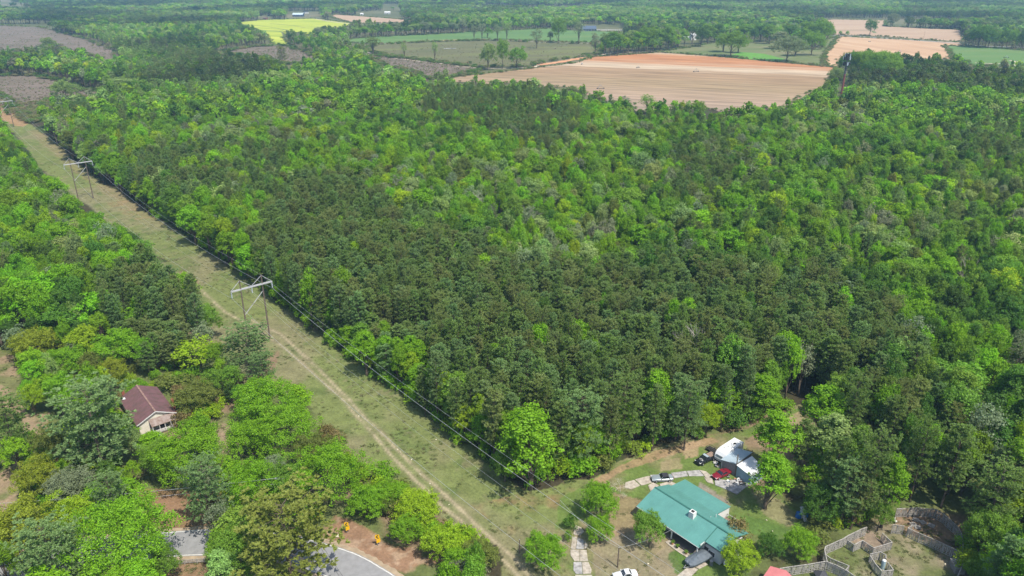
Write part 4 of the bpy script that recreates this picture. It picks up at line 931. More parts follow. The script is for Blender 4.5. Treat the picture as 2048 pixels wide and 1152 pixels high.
slabs('parking_slabs', [[(1251,966),(1268,961),(1280,972),(1262,980),(1250,976)], [(1270,960),(1297,953),(1305,956),(1304,966),(1283,972)], [(1306,966),(1318,972),(1301,983),(1296,972)],
 [(1319,969),(1340,963),(1354,969),(1338,976),(1322,975)], [(1300,951),(1330,949),(1345,957),(1330,962),(1306,962)], [(1342,947),(1372,943),(1376,953),(1348,957)],
 [(1373,943),(1398,941),(1408,953),(1378,953)], [(1399,941),(1412,944),(1424,954),(1412,958),(1409,953)], [(1408,956),(1424,957),(1427,969),(1414,965)],
 [(1429,958),(1455,962),(1478,960),(1496,972),(1474,990),(1452,980),(1430,971)], [(1472,945),(1500,960),(1520,965),(1498,972),(1480,960)]], [M_CONC, M_CONC, M_CONC, M_CONC, M_CONCG, M_CONCG, M_CONCG, M_CONC, M_CONC, M_CONCG, M_CONCG])
walk, _ = ribbon('garden_walk', [(1335,1083),(1345,1092),(1362,1104),(1378,1114),(1392,1124),(1398,1132)], (.55, -.55), .2, M_CONC); struct(walk)
slabs('boat_pad', [[(1355,1152),(1380,1132),(1396,1140),(1376,1160),(1352,1165)], [(1381,1131),(1400,1120),(1416,1130),(1398,1139)]], M_CONC)

# ------------------------------------------------------------------ green roofed house
hx, hy = g(1311.6, 975.4, 4.7); HZ = R(-50.1)
h = thing('house', 'low house with a teal green metal roof and a white chimney', 'house', (hx, hy, 0), HZ)
RZ, EZ = 4.7, 2.75
MB().box((7.6, -.6, 1.38), (14.2, 5.6, 2.75)).box((16.6, -.1, 1.35), (3.4, 6.6, 2.7)).box((5.8, 6.8, 1.1), (10.4, 4.6, 2.2)).box((8, 3.2, 1.35), (13.5, 2.4, 2.7)).build('wall', M_SIDING, h)
def roofslope(nm, pts, mat, par, th=.10, ribs=0, axis=None):
    o = MB().slab([Vector(p) for p in pts], th).build(nm, mat, par)
    if ribs:
        a, b, c, d = [Vector(p) for p in pts]; m_ = MB()      # ribs run from edge a-b to edge d-c
        for k in range(1, ribs):
            t = k / ribs; m_.beam(a.lerp(b, t) + Vector((0, 0, .012)), d.lerp(c, t) + Vector((0, 0, .012)), .045, .03)
        m_.build('rib', mat, o)
    return o
ov = .25
roofslope('front_roof', [(-ov, -5.3, EZ), (14.85, -5.3, EZ), (14.85, 0, RZ), (-ov, 0, RZ)], M_GREENROOF, h, ribs=24)
zr = RZ - (RZ - EZ) * 3.65 / 5.3
roofslope('side_roof', [(14.9, -3.65, zr - .06), (18.6, -3.65, zr - .06), (18.6, 0, RZ - .06), (14.9, 0, RZ - .06)], M_GREENROOF, h, ribs=6)
roofslope('back_roof', [(18.6, 4.6, 3.1), (-ov, 4.6, 3.1), (-ov, .0, RZ + .005), (18.6, .0, RZ + .005)][0:4], M_GREENROOF, h, ribs=30)
roofslope('wing_roof', [(11.55, 9.2, 2.45), (.3, 9.2, 2.45), (.3, 4.62, 3.06), (11.55, 4.62, 3.06)], M_GREENROOF, h, ribs=18)
MB().beam((-ov, 0, RZ + .05), (18.6, 0, RZ + .05), .32, .05).build('ridge_cap', M_GREENTRIM, h)
MB().beam((14.87, -5.3, EZ + .02), (14.87, 0, RZ + .03), .14, .08).build('gable_trim', M_GREENTRIM, h)
MB().box((14.86, -.5, 3.2), (.06, 9.0, .35)).build('gable_board', M_WHITE, h)
MB().box((7.3, -5.3, EZ - .1), (15, .12, .14)).build('fascia', M_WHITE, h)
MB().box((10, 9.2, 2.3), (3.0, .1, .14)).build('fascia', M_WHITE, h)
MB().box((11.35, 6.9, 1.3), (.08, 4.3, 2.3)).build('wing_end_wall', M_WHITE, h)
for x_ in (8.4, 14.3): MB().box((x_, -5.0, 1.4), (.2, .2, 2.6)).build('porch_post', M_WHITE, h)
MB().box((11.3, -4.4, .22), (7.4, 2.0, .3)).build('porch_floor', simple('dim_porch_boards', (.16, .14, .13), .9), h)
MB().box((11.0, -3.44, 1.25), (5.6, .08, 2.0)).build('porch_shade_panel', M_DARKIN, h)  # near-black panel on the solid wall, porch shade put into its colour
for x_ in (2.2, 5.2): 
    wn = MB().box((x_, -3.44, 1.5), (1.3, .06, 1.2)).build('window', M_WHITE, h); MB().box((x_, -3.48, 1.5), (1.1, .04, 1.0)).build('pane', M_GLASS, wn)
wn = MB().box((16.4, -3.44, 1.4), (1.5, .06, 1.1)).build('window', M_WHITE, h); MB().box((16.4, -3.48, 1.4), (1.3, .04, .9)).build('pane', M_GLASS, wn)
dr = MB().box((15.2, -3.44, 1.05), (.9, .06, 2.0)).build('door', M_DARKIN, h); MB().box((15.5, -3.5, 1.0), (.05, .06, .12)).build('handle', M_RIM, dr)
ch = MB().box((9.8, -1.0, 4.75), (1.05, 1.05, 1.6)).build('chimney', M_WHITE, h); MB().box((9.8, -1.0, 5.58), (.6, .6, .1)).build('flue', M_DARKIN, ch)
for x_, y_ in ((12.3, 3.1), (12.0, 1.8)): MB().cyl((x_, y_, 3.4), (x_, y_, 4.25), .06).build('vent_pipe', M_WHITE, h)
# back deck with railing
dk = thing('wooden_deck', 'small cluttered wooden deck at the back corner of the green roofed house', 'deck', (hx, hy, 0), HZ)
MB().box((13.0, 6.4, .45), (3.0, 3.4, .12)).build('deck_floor', simple('brown_deck_boards', (.24, .17, .13), .9, scale=4, var=.3), dk)
for x_ in (11.7, 13.1, 14.45): MB().box((x_, 8.0, .75), (.1, .1, 1.3)).build('post', M_WOODG, dk)
MB().box((13.05, 8.0, 1.4), (2.9, .12, .08)).box((14.45, 6.5, 1.4), (.12, 3.1, .08)).build('handrail', M_WOODG, dk)
def junk(name, label, cat, x, y, parts, rz=0, group=None):
    t = thing(name, label, cat, (x, y, 0), rz, group)
    for nm, mb, mt in parts: mb.build(nm, mt, t)
    return t
def L2W(x, y): c, s = math.cos(HZ), math.sin(HZ); return hx + x * c - y * s, hy + x * s + y * c
for k, (x_, y_, c_, lb) in enumerate([(12.6, 6.2, M_WHITE, 'white box on the deck floor near the wing wall'), (13.6, 6.9, M_STEEL, 'grey metal box on the deck by the railing')]):
    a, b = L2W(x_, y_); t = thing('storage_box', lb, 'box', (a, b, .52), HZ + .3 * k); MB().box((0, 0, .22), (.7, .5, .44)).build('body', c_, t); MB().box((0, 0, .465), (.74, .54, .05)).build('lid', M_SIDING, t)
for k, (x_, y_, lb) in enumerate([(15.9, -4.9, 'dark round barrel by the door of the green roofed house'), (17.3, -4.6, 'second dark barrel, nearer the lime tree')]):
    a, b = L2W(x_, y_); t = thing('barrel', lb, 'barrel', (a, b, 0.1), 0); MB().cyl((0, 0, 0), (0, 0, .9), .33, .31, 14).build('body', simple('grey_barrel', (.13, .14, .145), .5), t); MB().cyl((0, 0, .9), (0, 0, .95), .34, .34, 14).build('rim', M_STEEL, t)
def ring(name, label, x, y, z, tilt, rz, mat, group=None):
    t = thing(name, label, 'tyre', (x, y, z), rz, group); mb = MB(); rr = []
    for k in range(16):
        a = 2 * math.pi * k / 16; rr.append([(math.cos(a) * (.36 + .12 * math.cos(b)), math.sin(a) * (.36 + .12 * math.cos(b)), .12 * math.sin(b)) for b in [2 * math.pi * q / 8 for q in range(8)]])
    rr.append(rr[0]); mb.loft(rr, False); o = mb.build('body', mat, t, True); o.rotation_euler = (tilt, 0, 0); MB().cyl((0, 0, -.03), (0, 0, .03), .2, .2, 10).build('hub', M_STEEL, t).rotation_euler = (tilt, 0, 0)
a, b = L2W(18.9, -2.6); ring('wheel_planter', 'white painted tyre standing at the corner by the lime tree', a, b, .5, R(75), HZ + 1.5, M_WHITE)
a, b = L2W(19.6, .8); ring('wheel_planter', 'white ring in the reddish bush by the green roof end', a, b, .6, R(60), HZ, M_WHITE)
for k, (x_, y_) in enumerate([(9.4, -5.9), (10.6, -5.95), (12.6, -5.9), (13.9, -6.0), (14.9, -5.6)]):
    a, b = L2W(x_, y_); t = thing('flower_pot', f'{["terracotta", "dark", "terracotta", "dark", "terracotta"][k]} flower pot in front of the shaded porch', 'pot', (a, b, .08), 0, None if False else 'pots along the porch')
    MB().cyl((0, 0, 0), (0, 0, .35), .17, .24, 10).build('pot', M_TERRA if k % 2 == 0 else M_DARKIN, t); c = link('plant', PROTO['bush'][k % 3][0], t); c.scale = (.2, .2, .2); c.location = (0, 0, .25); c['leaf_color'] = list(C_['mid'])

# ------------------------------------------------------------------ old house
ox, oy = g(271.3, 772, 5.5); OZ = R(-50.4)
oh = thing('old_house', 'abandoned house with rusty brown tin roof and cream gable', 'house', (ox, oy, 0), OZ)
W0, W1, X0, X1, RY = -4.1, 4.9, -1.2, 14.6, .4
MB().box(((X0 + X1) / 2, .4, 1.55), (X1 - X0 - .9, 8.0, 2.9)).build('wall', M_CREAM, oh)
MB().add([(X1 - .46, -3.6, 2.95), (X1 - .46, 4.4, 2.95), (X1 - .46, RY, 4.85), (X1 - .62, -3.6, 2.95), (X1 - .62, 4.4, 2.95), (X1 - .62, RY, 4.85)], [(0,1,2), (5,4,3), (0,3,4,1), (1,4,5,2), (2,5,3,0)]).build('gable', M_CREAM, oh)
for side, yw in ((-1, W0), (1, W1)):
    n = 16
    for k in range(n):
        xa = X0 + (X1 - X0) * k / n; xb = X0 + (X1 - X0) * (k + 1) / n - .02; dz = RNG.uniform(0, .035)
        pts = [(xa, yw, 2.9 + dz), (xb, yw, 2.9 + dz), (xb, RY, 5.05 + dz), (xa, RY, 5.05 + dz)]
        if side > 0: pts = pts[::-1]
        MB().slab([Vector(p) for p in pts], .04).build('roof_panel', M_RUST, oh)
MB().beam((X0, RY, 5.13), (X1, RY, 5.13), .38, .05).build('ridge_cap', simple('streaked_ridge_cap', (.26, .16, .13), .8, var=.4, scale=3), oh)
MB().beam((X1 + .02, W0, 2.92), (X1 + .02, RY, 5.07), .06, .2).beam((X1 + .02, W1, 2.92), (X1 + .02, RY, 5.07), .06, .2).build('barge_board', M_WHITE, oh)
MB().box((.6, -3.3, 3.45), (.9, .7, .06)).build('roof_patch', M_WHITE, oh)
MB().box((10.8, 5.25, 2.4), (.6, .6, 4.8)).build('chimney', M_BRICK, oh); MB().box((-1.6, -2.8, 2.2), (.6, .6, 4.4)).build('chimney', M_BRICK, oh)
MB().slab([Vector(p) for p in [(X1 - .4, -1.4, 3.35), (16.5, -1.4, 2.5), (16.5, 4.2, 2.5), (X1 - .4, 4.2, 3.35)]], .06).build('porch_roof', M_RUSTG, oh)
MB().box((15.4, 1.4, .45), (2.0, 5.4, .25)).build('porch_floor', M_WOODG, oh)
for y_ in (-1.2, .3, 1.5, 2.8, 4.0): MB().box((16.35, y_, 1.5), (.12, .12, 1.95)).build('porch_post', M_WHITE, oh)
MB().box((16.35, 1.4, 1.15), (.08, 5.2, .08)).box((16.35, 1.4, .75), (.05, 5.2, .05)).build('railing', M_WHITE, oh)
MB().box((X1 - .43, 1.2, 1.5), (.04, 1.0, 2.0)).build('door', M_DARKIN, oh)
for y_ in (-1.0, 3.2):
    wn = MB().box((X1 - .43, y_, 1.7), (.05, 1.0, 1.2)).build('window', M_WHITE, oh); MB().box((X1 - .40, y_, 1.7), (.03, .8, 1.0)).build('pane', M_GLASS, wn)
co, si = math.cos(OZ), math.sin(OZ)
t = thing('bathtub', 'white discarded bathtub in front of the broken porch', 'bathtub', (ox + 17.6 * co + .6 * si, oy + 17.6 * si - .6 * co, .1), OZ + 1.2)
MB().loft([[(x * 1.0, y * 1.0, z) for x, y in ((-.8,-.35),(.8,-.35),(.85,0),(.8,.35),(-.8,.35),(-.85,0))] for z in (0.,)] + [[(x, y, .55) for x, y in ((-.9,-.42),(.9,-.42),(.98,0),(.9,.42),(-.9,.42),(-.98,0))]]).build('tub', M_WHITE, t)
MB().box((0, 0, .56), (1.5, .6, .03)).build('basin', M_SIDING, t)
t = thing('plank_heap', 'white broken planks lying beside the discarded bathtub', 'planks', (ox + 17.2 * co + 2.4 * si, oy + 17.2 * si - 2.4 * co, .1), OZ)
for k in range(5): MB().box((RNG.uniform(-.5, .5), RNG.uniform(-.5, .5), .05 + .06 * k), (1.8, .16, .05), RNG.uniform(0, 3)).build('plank', M_WHITE, t)

# ------------------------------------------------------------------ garage and lean-to, camper, vehicles
P_ = lambda px, py, z: Vector((*g(px, py, z), z))
ga = thing('metal_garage', 'grey board garage with a pale blue galvanised roof, beside the camper', 'garage')
A, B, C2, D2 = P_(1441, 919, 2.45), P_(1472, 928, 3.2), P_(1505, 904.5, 3.2), P_(1474, 896, 2.45)
def walls(A, B, C, D, ins, mat, par, nm='wall'):
    c = (A + B + C + D) / 4; q = [p.lerp(c, ins) for p in (A, B, C, D)]; vs = [(p.x, p.y, 0) for p in q] + [(p.x, p.y, p.z - .06) for p in q]
    return MB().add(vs, [(0,1,5,4),(1,2,6,5),(2,3,7,6),(3,0,4,7),(4,5,6,7)]).build(nm, mat, par)
walls(A, B, C2, D2, .05, M_GREYWALL, ga)
roofslope('roof', [A, B, C2, D2], M_TIN, ga, .07, 9)
d_ = (B - A).normalized(); MB().beam(A.lerp(B, .06).lerp(C2, .03) * 1, (A.lerp(B, .06).lerp(C2, .03)) * 1 + Vector((0, 0, -2.3)), .12, .12).build('corner_board', M_WHITE, ga)
q0 = A.lerp(B, .2).lerp(C2, .035); q1 = A.lerp(B, .85).lerp(C2, .03); dn = Vector((0, 0, 1))
MB().add([(q0.x, q0.y, .1), (q1.x, q1.y, .1), (q1.x, q1.y, 2.1), (q0.x, q0.y, 2.1)], [(0,1,2,3)]).build('garage_door', simple('dim_roller_door', (.20, .19, .18), .7), ga)
lt = thing('lean_to', 'blue walled lean-to with a white tin roof beside the garage', 'shed')
A, B, C2, D2 = P_(1473, 930, 3.1), P_(1502, 953, 2.4), P_(1531, 938, 2.4), P_(1504, 912, 3.1)
walls(A, B, C2, D2, .05, M_BLUEWALL, lt); roofslope('roof', [A, B, C2, D2], M_TINW, lt, .07, 7)
pl_ = thing('utility_pole', 'dark wooden pole standing against the garage front', 'pole', (*g(1470, 953), 0)); MB().cyl((0, 0, 0), (0, 0, 5.6), .13, .1, 8).build('shaft', M_POLE, pl_); MB().box((0, 0, 4.8), (.35, .25, .5)).build('meter_box', M_STEEL, pl_)
cp = thing('camper_trailer', 'white camper trailer with rounded nose, parked behind the garage', 'camper', (49.42, 141.88, 0), R(-139.3))
prof = [(-.9, .55), (-.9, 2.95), (4.9, 3.0), (5.7, 2.75), (6.25, 2.1), (6.4, 1.3), (6.15, .6)]
MB().loft([[(x, y, z) for x, z in prof] for y in (0.02, 2.48)]).build('body', M_CARWHT, cp)
MB().box((2.05, 1.25, 3.03), (5.8, 2.4, .06)).build('roof', M_WHITE, cp)
for x_, y_, s_ in ((1.2, 1.5, .5), (3.1, 1.2, .45), (4.2, .9, .35)): MB().box((x_, y_, 3.1), (s_, s_ * .9, .12)).build('roof_vent', M_DARKIN if s_ > .46 else M_SIDING, cp)
MB().box((6.3, 1.25, 1.9), (.12, 1.5, .6)).build('front_window', simple('pale_stone_guard', (.45, .48, .5), .4), cp)
for x_ in (1.2, 3.6):
    wn = MB().box((x_, 2.49, 2.0), (.9, .05, .6)).build('window', M_GLASS, cp)
MB().box((3, 2.49, 1.15), (5.6, .04, .14)).build('stripe', simple('grey_stripe', (.3, .3, .32), .5), cp)
for x_ in (2.3, 3.2):
    for y_ in (.15, 2.35):
        wl = MB().cyl((x_, y_ - .1, .38), (x_, y_ + .1, .38), .36, .36, 14).build('wheel', M_RUBBER, cp); MB().cyl((x_, y_ - .11, .38), (x_, y_ + .11, .38), .2, .2, 10).build('rim', M_RIM, wl)
MB().beam((6.1, .7, .5), (7.3, 1.25, .5), .08, .08).beam((6.1, 1.8, .5), (7.3, 1.25, .5), .08, .08).build('tow_frame', M_DARKIN, cp)
tr = thing('utility_trailer', 'empty rusty mesh trailer standing beside the nose of the camper', 'trailer', (*g(1424, 903), 0), R(-50))
MB().box((0, 0, .55), (2.6, 1.5, .06)).build('bed', M_DARKIN, tr)
for k in range(7): MB().box((-1.2 + .4 * k, -.75, .85), (.05, .05, .6)).build('stake', M_DARKIN, tr)
MB().box((0, -.75, 1.15), (2.6, .05, .06)).box((0, .75, .9), (2.6, .05, .06)).box((-1.3, 0, .9), (.05, 1.5, .06)).build('rail', M_DARKIN, tr)
for y_ in (-.85, .85): MB().cyl((0, y_ - .1, .32), (0, y_ + .1, .32), .32, .32, 12).build('wheel', M_RUBBER, tr)

def car(name, label, cat, x, y, ang, L=4.7, W=1.84, paint=None, roof=None, cab=(-.28, .18, .34, .62), hz=1.36, belt=.88, hood=.80, pickup=False, convertible=False):
    """front = +x.  cab = cabin glass base rear, base front, roof front..., as fractions of half the length"""
    t = thing(name, label, cat, (x, y, .14), ang); h2 = L / 2; w2 = W / 2
    def sec(fx, hw, zb, zs, zt): return [(fx * h2, -hw * w2 * .86, zb), (fx * h2, -hw * w2, zb + .12), (fx * h2, -hw * w2, zs - .12), (fx * h2, -hw * w2 * .93, zs), (fx * h2, -hw * w2 * .5, zt), (fx * h2, hw * w2 * .5, zt), (fx * h2, hw * w2 * .93, zs), (fx * h2, hw * w2, zs - .12), (fx * h2, hw * w2, zb + .12), (fx * h2, hw * w2 * .86, zb)]
    rear = belt + .04
    S_ = [sec(-1, .80, .34, .70, .74), sec(-.96, .90, .26, rear - .05, rear), sec(-.72, .98, .22, rear, rear + .04), sec(-.3, 1, .2, belt, belt + .03), sec(.3, 1, .2, belt - .01, belt + .02), sec(.62, .98, .22, hood, hood + .07), sec(.88, .92, .24, hood - .08, hood - .01), sec(.97, .82, .28, hood - .2, hood - .14), sec(1, .70, .34, .52, .56)]
    body = MB().loft(S_).build('body', paint, t, False); body.modifiers.new('soften', 'SUBSURF').levels = 1; body.modifiers['soften'].render_levels = 1
    r0, f0, r1, f1 = cab; zr = hz
    def rect(xr, xf, hw, z): return [(xr * h2, -hw * w2, z), (xf * h2, -hw * w2, z), (xf * h2, hw * w2, z), (xr * h2, hw * w2, z)]
    MB().loft([rect(r0, f0, .88, belt - .02), rect(r1, f1, .70, zr)]).build('windows', M_GLASS, t)
    MB().loft([rect(r1 - .015, f1 + .015, .73, zr - .01), rect(r1 + .01, f1 - .01, .68, zr + .045)]).build('roof', roof or paint, t)
    for sy in (-1, 1):
        MB().beam((f0 * h2, sy * .87 * w2, belt), (f1 * h2, sy * .71 * w2, zr), .07, .05).build('windscreen_pillar', paint, t)
        MB().beam((r0 * h2, sy * .87 * w2, belt), (r1 * h2, sy * .71 * w2, zr), .16 if not convertible else .3, .05).build('rear_pillar', roof or paint, t)
        MB().box((f0 * h2 - .15, sy * (w2 + .08), belt + .05), (.14, .2, .12)).build('mirror', paint, t)
        MB().box((h2 * .94, sy * w2 * .66, hood - .17), (.14, .36, .12), -sy * .25).build('headlight', M_LAMP, t)
        MB().box((-h2 * .985, sy * w2 * .66, .74), (.06, .36, .14)).build('tail_light', M_LAMPR, t)
        for fx in (-.60, .62):
            wl = MB().cyl((fx * h2, sy * (w2 - .18), .33), (fx * h2, sy * (w2 + .02), .33), .335, .335, 18).build('wheel', M_RUBBER, t)
            MB().cyl((fx * h2, sy * (w2 - .02), .33), (fx * h2, sy * (w2 + .035), .33), .22, .2, 12).build('rim', M_RIM, wl)
    MB().box((h2 * .985, 0, .5), (.06, W * .55, .16)).build('grille', M_DARKIN, t)
    return t
car('convertible_car', 'silver-blue convertible with black soft top on the broken concrete drive', 'car', 31.9, 130.9, R(184), 4.65, 1.85, M_SILVER, M_SOFT, (-.66, .22, -.42, .02), convertible=True)
car('coupe_car', 'deep red low coupe parked in front of the garage', 'car', 44.8, 132.3, R(211), 4.6, 1.82, M_CARRED, None, (-.62, .30, -.30, .02), hz=1.24, belt=.82, hood=.76)
pk = car('pickup_truck', 'black pickup with white marking on its bonnet, nose to the drive', 'pickup', 42.7, 137.6, R(214), 5.4, 1.9, M_CARBLK, simple('pale_blue_grey_roof', (.35, .42, .46), .3), (-.22, .34, -.10, .12), hz=1.55, belt=1.0, hood=.98)
MB().box((-1.65, 0, 1.1), (1.7, 1.45, .1)).build('truck_bed', simple('brown_load', (.28, .20, .15), .9, var=.4, scale=4), pk)
for sy in (-1, 1): MB().box((-1.65, sy * .82, 1.14), (1.9, .12, .22)).build('bed_side', M_CARBLK, pk)
em = MB()      # the white swirl and bar painted on the bonnet
for k in range(9): a0 = R(40 + 30 * k); a1 = R(40 + 30 * (k + 1)); em.beam((1.55 + .33 * math.cos(a0), .32 * math.sin(a0), 1.09), (1.55 + .33 * math.cos(a1), .32 * math.sin(a1), 1.09), .06, .02)
em.beam((1.35, .45, 1.095), (1.75, .62, 1.095), .1, .02).beam((1.5, -.1, 1.1), (1.7, .15, 1.1), .06, .02).build('bonnet_marking', M_WHITE, pk)
car('white_car', 'white car cut off by the bottom border, dark glass showing', 'car', *g(1250, 1156), R(190), 4.5, 1.8, M_CARWHT, None, (-.55, .30, -.30, .05))
bt = thing('covered_boat', 'boat on a trailer under a slate grey tarpaulin by the house corner', 'boat', (34.3, 107.2, 0), R(213))
rr = []
for x, hw, zt in ((-3.0, .85, 1.2), (-2.5, 1.2, 1.4), (-.6, 1.25, 1.8), (.5, 1.25, 1.85), (.9, 1.22, 1.6), (2.3, 1.1, 1.35), (3.0, .7, 1.15)):
    rr.append([(x, -hw, .85), (x, -hw * 1.02, 1.15), (x, -hw * .5, (1.15 + zt) / 2 + .1), (x, 0, zt), (x, hw * .5, (1.15 + zt) / 2 + .1), (x, hw * 1.02, 1.15), (x, hw, .85)])
MB().loft(rr).build('cover', M_TARP, bt)
MB().loft([[(x, -hw, 1.0), (x, 0, zb), (x, hw, 1.0)] for x, hw, zb in ((-2.8, .9, .55), (0, 1.1, .5), (1.8, .8, .6), (3.0, .1, .85))]).build('hull', M_WHITE, bt)
MB().beam((-2.6, -.7, .5), (2.0, -.7, .5), .08, .1).beam((-2.6, .7, .5), (2.0, .7, .5), .08, .1).beam((2.0, -.7, .5), (3.9, 0, .5), .08, .1).beam((2.0, .7, .5), (3.9, 0, .5), .08, .1).build('trailer_frame', M_STEEL, bt)
for sy in (-1, 1): MB().cyl((-1, sy * .95 - .1, .33), (-1, sy * .95 + .1, .33), .33, .33, 14).build('wheel', M_RUBBER, bt)
MB().beam((3.6, 0, .5), (3.6, 0, .12), .07, .07).build('jockey_stand', M_STEEL, bt)
t = thing('play_set', 'blue and white covered play set on the lawn edge by the pines', 'play set', (*g(1603, 1034), 0), .2)
for sx, nm in ((-.75, 'a'), (.75, 'b')):
    MB().cyl((sx, 0, .15), (sx, 0, 1.2), .62, .5, 10).build('side_tub', M_BLUE, t); MB().cyl((sx, 0, 1.2), (sx, 0, 1.26), .52, .3, 10).build('tub_lid', M_BLUE, t)
MB().box((0, -.05, .8), (.7, .8, 1.5)).build('tower', M_WHITE, t); MB().slab([Vector(p) for p in ((-.4, -.5, 1.6), (.4, -.5, 1.6), (.35, .6, 2.1), (-.35, .6, 2.1))], .08).build('canopy', M_SIDING, t)
MB().slab([Vector(p) for p in ((-.35, -1.5, .2), (.35, -1.5, .2), (.35, -.4, 1.1), (-.35, -.4, 1.1))], .08).build('slide', M_SIDING, t)
for k, (px, py, lb, c_) in enumerate([(1476,963,'white wheel leaning by the garage pole', 0), (1483,968,'dark tyre on the ground in front of the lean-to', 1)]):
    x, y = g(px, py); ring('loose_tyre', lb, x, y, .45 if c_ == 0 else .28, R(80) if c_ == 0 else .1, .6, M_WHITE if c_ == 0 else M_RUBBER)
cols = [M_WHITE, M_STEEL, M_WOODG, M_RUBBER, M_TERRA, M_BLUE, M_SIDING, M_DARKIN]
lj = ['white crate', 'grey metal scrap', 'weathered board', 'black tub', 'rusty bucket', 'blue can', 'pale box', 'dark box']
for k in range(26):
    cl_ = k < 16
    px, py = (RNG.uniform(1445, 1492), RNG.uniform(953, 972)) if cl_ else (RNG.uniform(1428, 1442), RNG.uniform(923, 938))
    x, y = g(px, py); j = k % 8; t = thing('yard_clutter', f"{lj[j]} among the clutter {'on the slab before the lean-to' if cl_ else 'between pickup and garage'}", 'clutter', (x, y, .12), RNG.uniform(0, 3), f"{lj[j]}s {'before the lean-to' if cl_ else 'by the pickup'}")
    s_ = RNG.uniform(.25, .6)
    if j in (3, 4, 5): MB().cyl((0, 0, 0), (0, 0, s_ * .8), s_ * .35, s_ * .45, 10).build('body', cols[j], t); MB().cyl((0, 0, s_ * .8), (0, 0, s_ * .84), s_ * .47, s_ * .47, 10).build('rim', M_STEEL, t)
    else: MB().box((0, 0, s_ * .3), (s_ * 1.3, s_ * .8, s_ * .6)).build('body', cols[j], t); MB().box((0, .1, s_ * .62), (s_ * 1.35, s_ * .7, .05), .15).build('lid', cols[(j + 2) % 8], t)

# bare flowering shrub and dead trees
def barething(x, y, Ht, mesh, label, cat='tree', name='bare_tree', mat=None, wide=1.0, group=None):
    t = thing(name, label, cat, (x, y, 0), RNG.uniform(0, 6), group); m = mesh
    if mat: m = mesh.copy(); m.materials.clear(); m.materials.append(mat)
    o = link('branches', m, t); s_ = Ht / 10.5; o.scale = (s_ * wide, s_ * wide, s_); return t
SH = [bare(500 + k, 9, .75, None, 5, .1).mesh('branches', M_PALEBARK2) for k in range(2)]
x, y = g(1240, 985); barething(x, y, 5.5, SH[0], 'leafless white-twigged shrub at the top of the concrete drive', 'shrub', 'bare_shrub', M_PALEBARK2, 1.3)
x, y = g(1246, 996); barething(x, y, 2.2, SH[1], 'low tangle of pale twigs below the white shrub', 'shrub', 'bare_shrub', M_PALEBARK2, 1.6)
for px, py, Ht, lb in [(1055,440,15,'pale leafless tree, widest of those in the mid woodland'), (975,415,15,'pale leafless tree left in the mid woodland'), (890,255,14,'small grey leafless tree in the upper woodland'), (958,290,14,'grey leafless tree near the middle of the upper woodland'),
   (1300,490,14,'white dead tree with crooked limbs at the dark gap behind the pines'), (1690,905,9,'pale bare shrub between pines and yard trees'), (1400,725,18,'grey dead pine standing near the yard edge of the stand'), (488,470,13,'pale dead trunk at the corridor edge of the woods'),
   (1780,300,14,'grey bare tree in the upper right woodland'), (1640,385,14,'pale bare tree in the right woodland'), (2030,410,14,'pale bare tree at the right border'), (1680,500,13,'pale bare crown behind the right end of pines'), (1794,168,13,'purple-grey bare tree near the tall mast'), (1935,560,14,'bare twiggy tree right of the pines'),
   (820,150,14,'bare tree at the near edge of the scrub field'), (1720,690,12,'white-flecked bare tree at the far right end of pines')]:
    x, y = g(px, py, 9 if Ht > 10 else 4); barething(x, y, Ht * 1.1, BARE[int(RNG.integers(3))], lb, 'tree', 'dead_tree', None, 1.0)

# ------------------------------------------------------------------ pylons and wires
LD = Vector((.651, -.759, 0)).normalized(); PERP = Vector((.759, .651, 0)).normalized()
PA = math.atan2(PERP.y, PERP.x); PH, AH = 20.4, 17.6
def pylon(x, y, label):
    t = thing('pylon', label, 'pylon', (x, y, 0), PA, 'wooden H-frame pylons')
    for sx in (-6.3, 0): MB().cyl((sx, 0, -.3), (sx, 0, PH), .24, .15, 10).build('pole', M_POLE, t)
    MB().beam((-9.1, -.2, AH), (2.9, -.2, AH), .16, .34).beam((-9.1, .2, AH), (2.9, .2, AH), .16, .34).build('crossarm', M_ARM, t)
    for a, b in (((-6.3, 0, PH - .2), (-9.0, 0, AH + .2)), ((-6.3, 0, PH - .2), (-3.15, 0, AH + .2)), ((0, 0, PH - .2), (-3.15, 0, AH + .2)), ((0, 0, PH - .2), (2.8, 0, AH + .2))): MB().beam(a, b, .11, .11).build('arm_brace', M_ARM, t)
    MB().beam((0, .22, 15.4), (-6.3, .22, 9.4), .12, .16).build('cross_brace', M_ARM, t); MB().beam((-6.3, -.22, 15.4), (0, -.22, 9.4), .09, .09).build('cross_brace', M_POLE, t)
    for sx in (-9.0, -3.15, 2.8):
        m_ = MB()
        for k in range(9): m_.cyl((sx, 0, AH - .3 - .19 * k), (sx, 0, AH - .4 - .19 * k), .16, .12, 8)
        m_.cyl((sx, 0, AH - .1), (sx, 0, AH - 2.0), .045, .045, 5); m_.build('insulator', M_INSUL, t)
    return t
T1 = Vector((-71.23, 197.39, 0)); T2 = Vector((-198.93, 344.8, 0)); T3 = Vector((-344.5, 521.2, 0)); T0 = T1 + LD * 190; T4 = T3 - LD * 210
pylon(T1.x, T1.y, 'nearest wooden H-frame pylon with white insulators, astride the dirt track'); pylon(T2.x, T2.y, 'second H-frame pylon, halfway up the corridor')
pylon(T3.x, T3.y, 'far H-frame pylon in the top left corner, one pole in view')
def cable(name, label, segs, rad, mat, sag, group):
    m_ = MB()
    for a, b in segs:
        n = 28; P = [a.lerp(b, i / n) - Vector((0, 0, sag * 4 * (i / n) * (1 - i / n))) for i in range(n + 1)]
        for p, q in zip(P[:-1], P[1:]): m_.cyl(p, q, rad, rad, 4, False)
    return tag(m_.build(name, mat), label, 'cable', group)
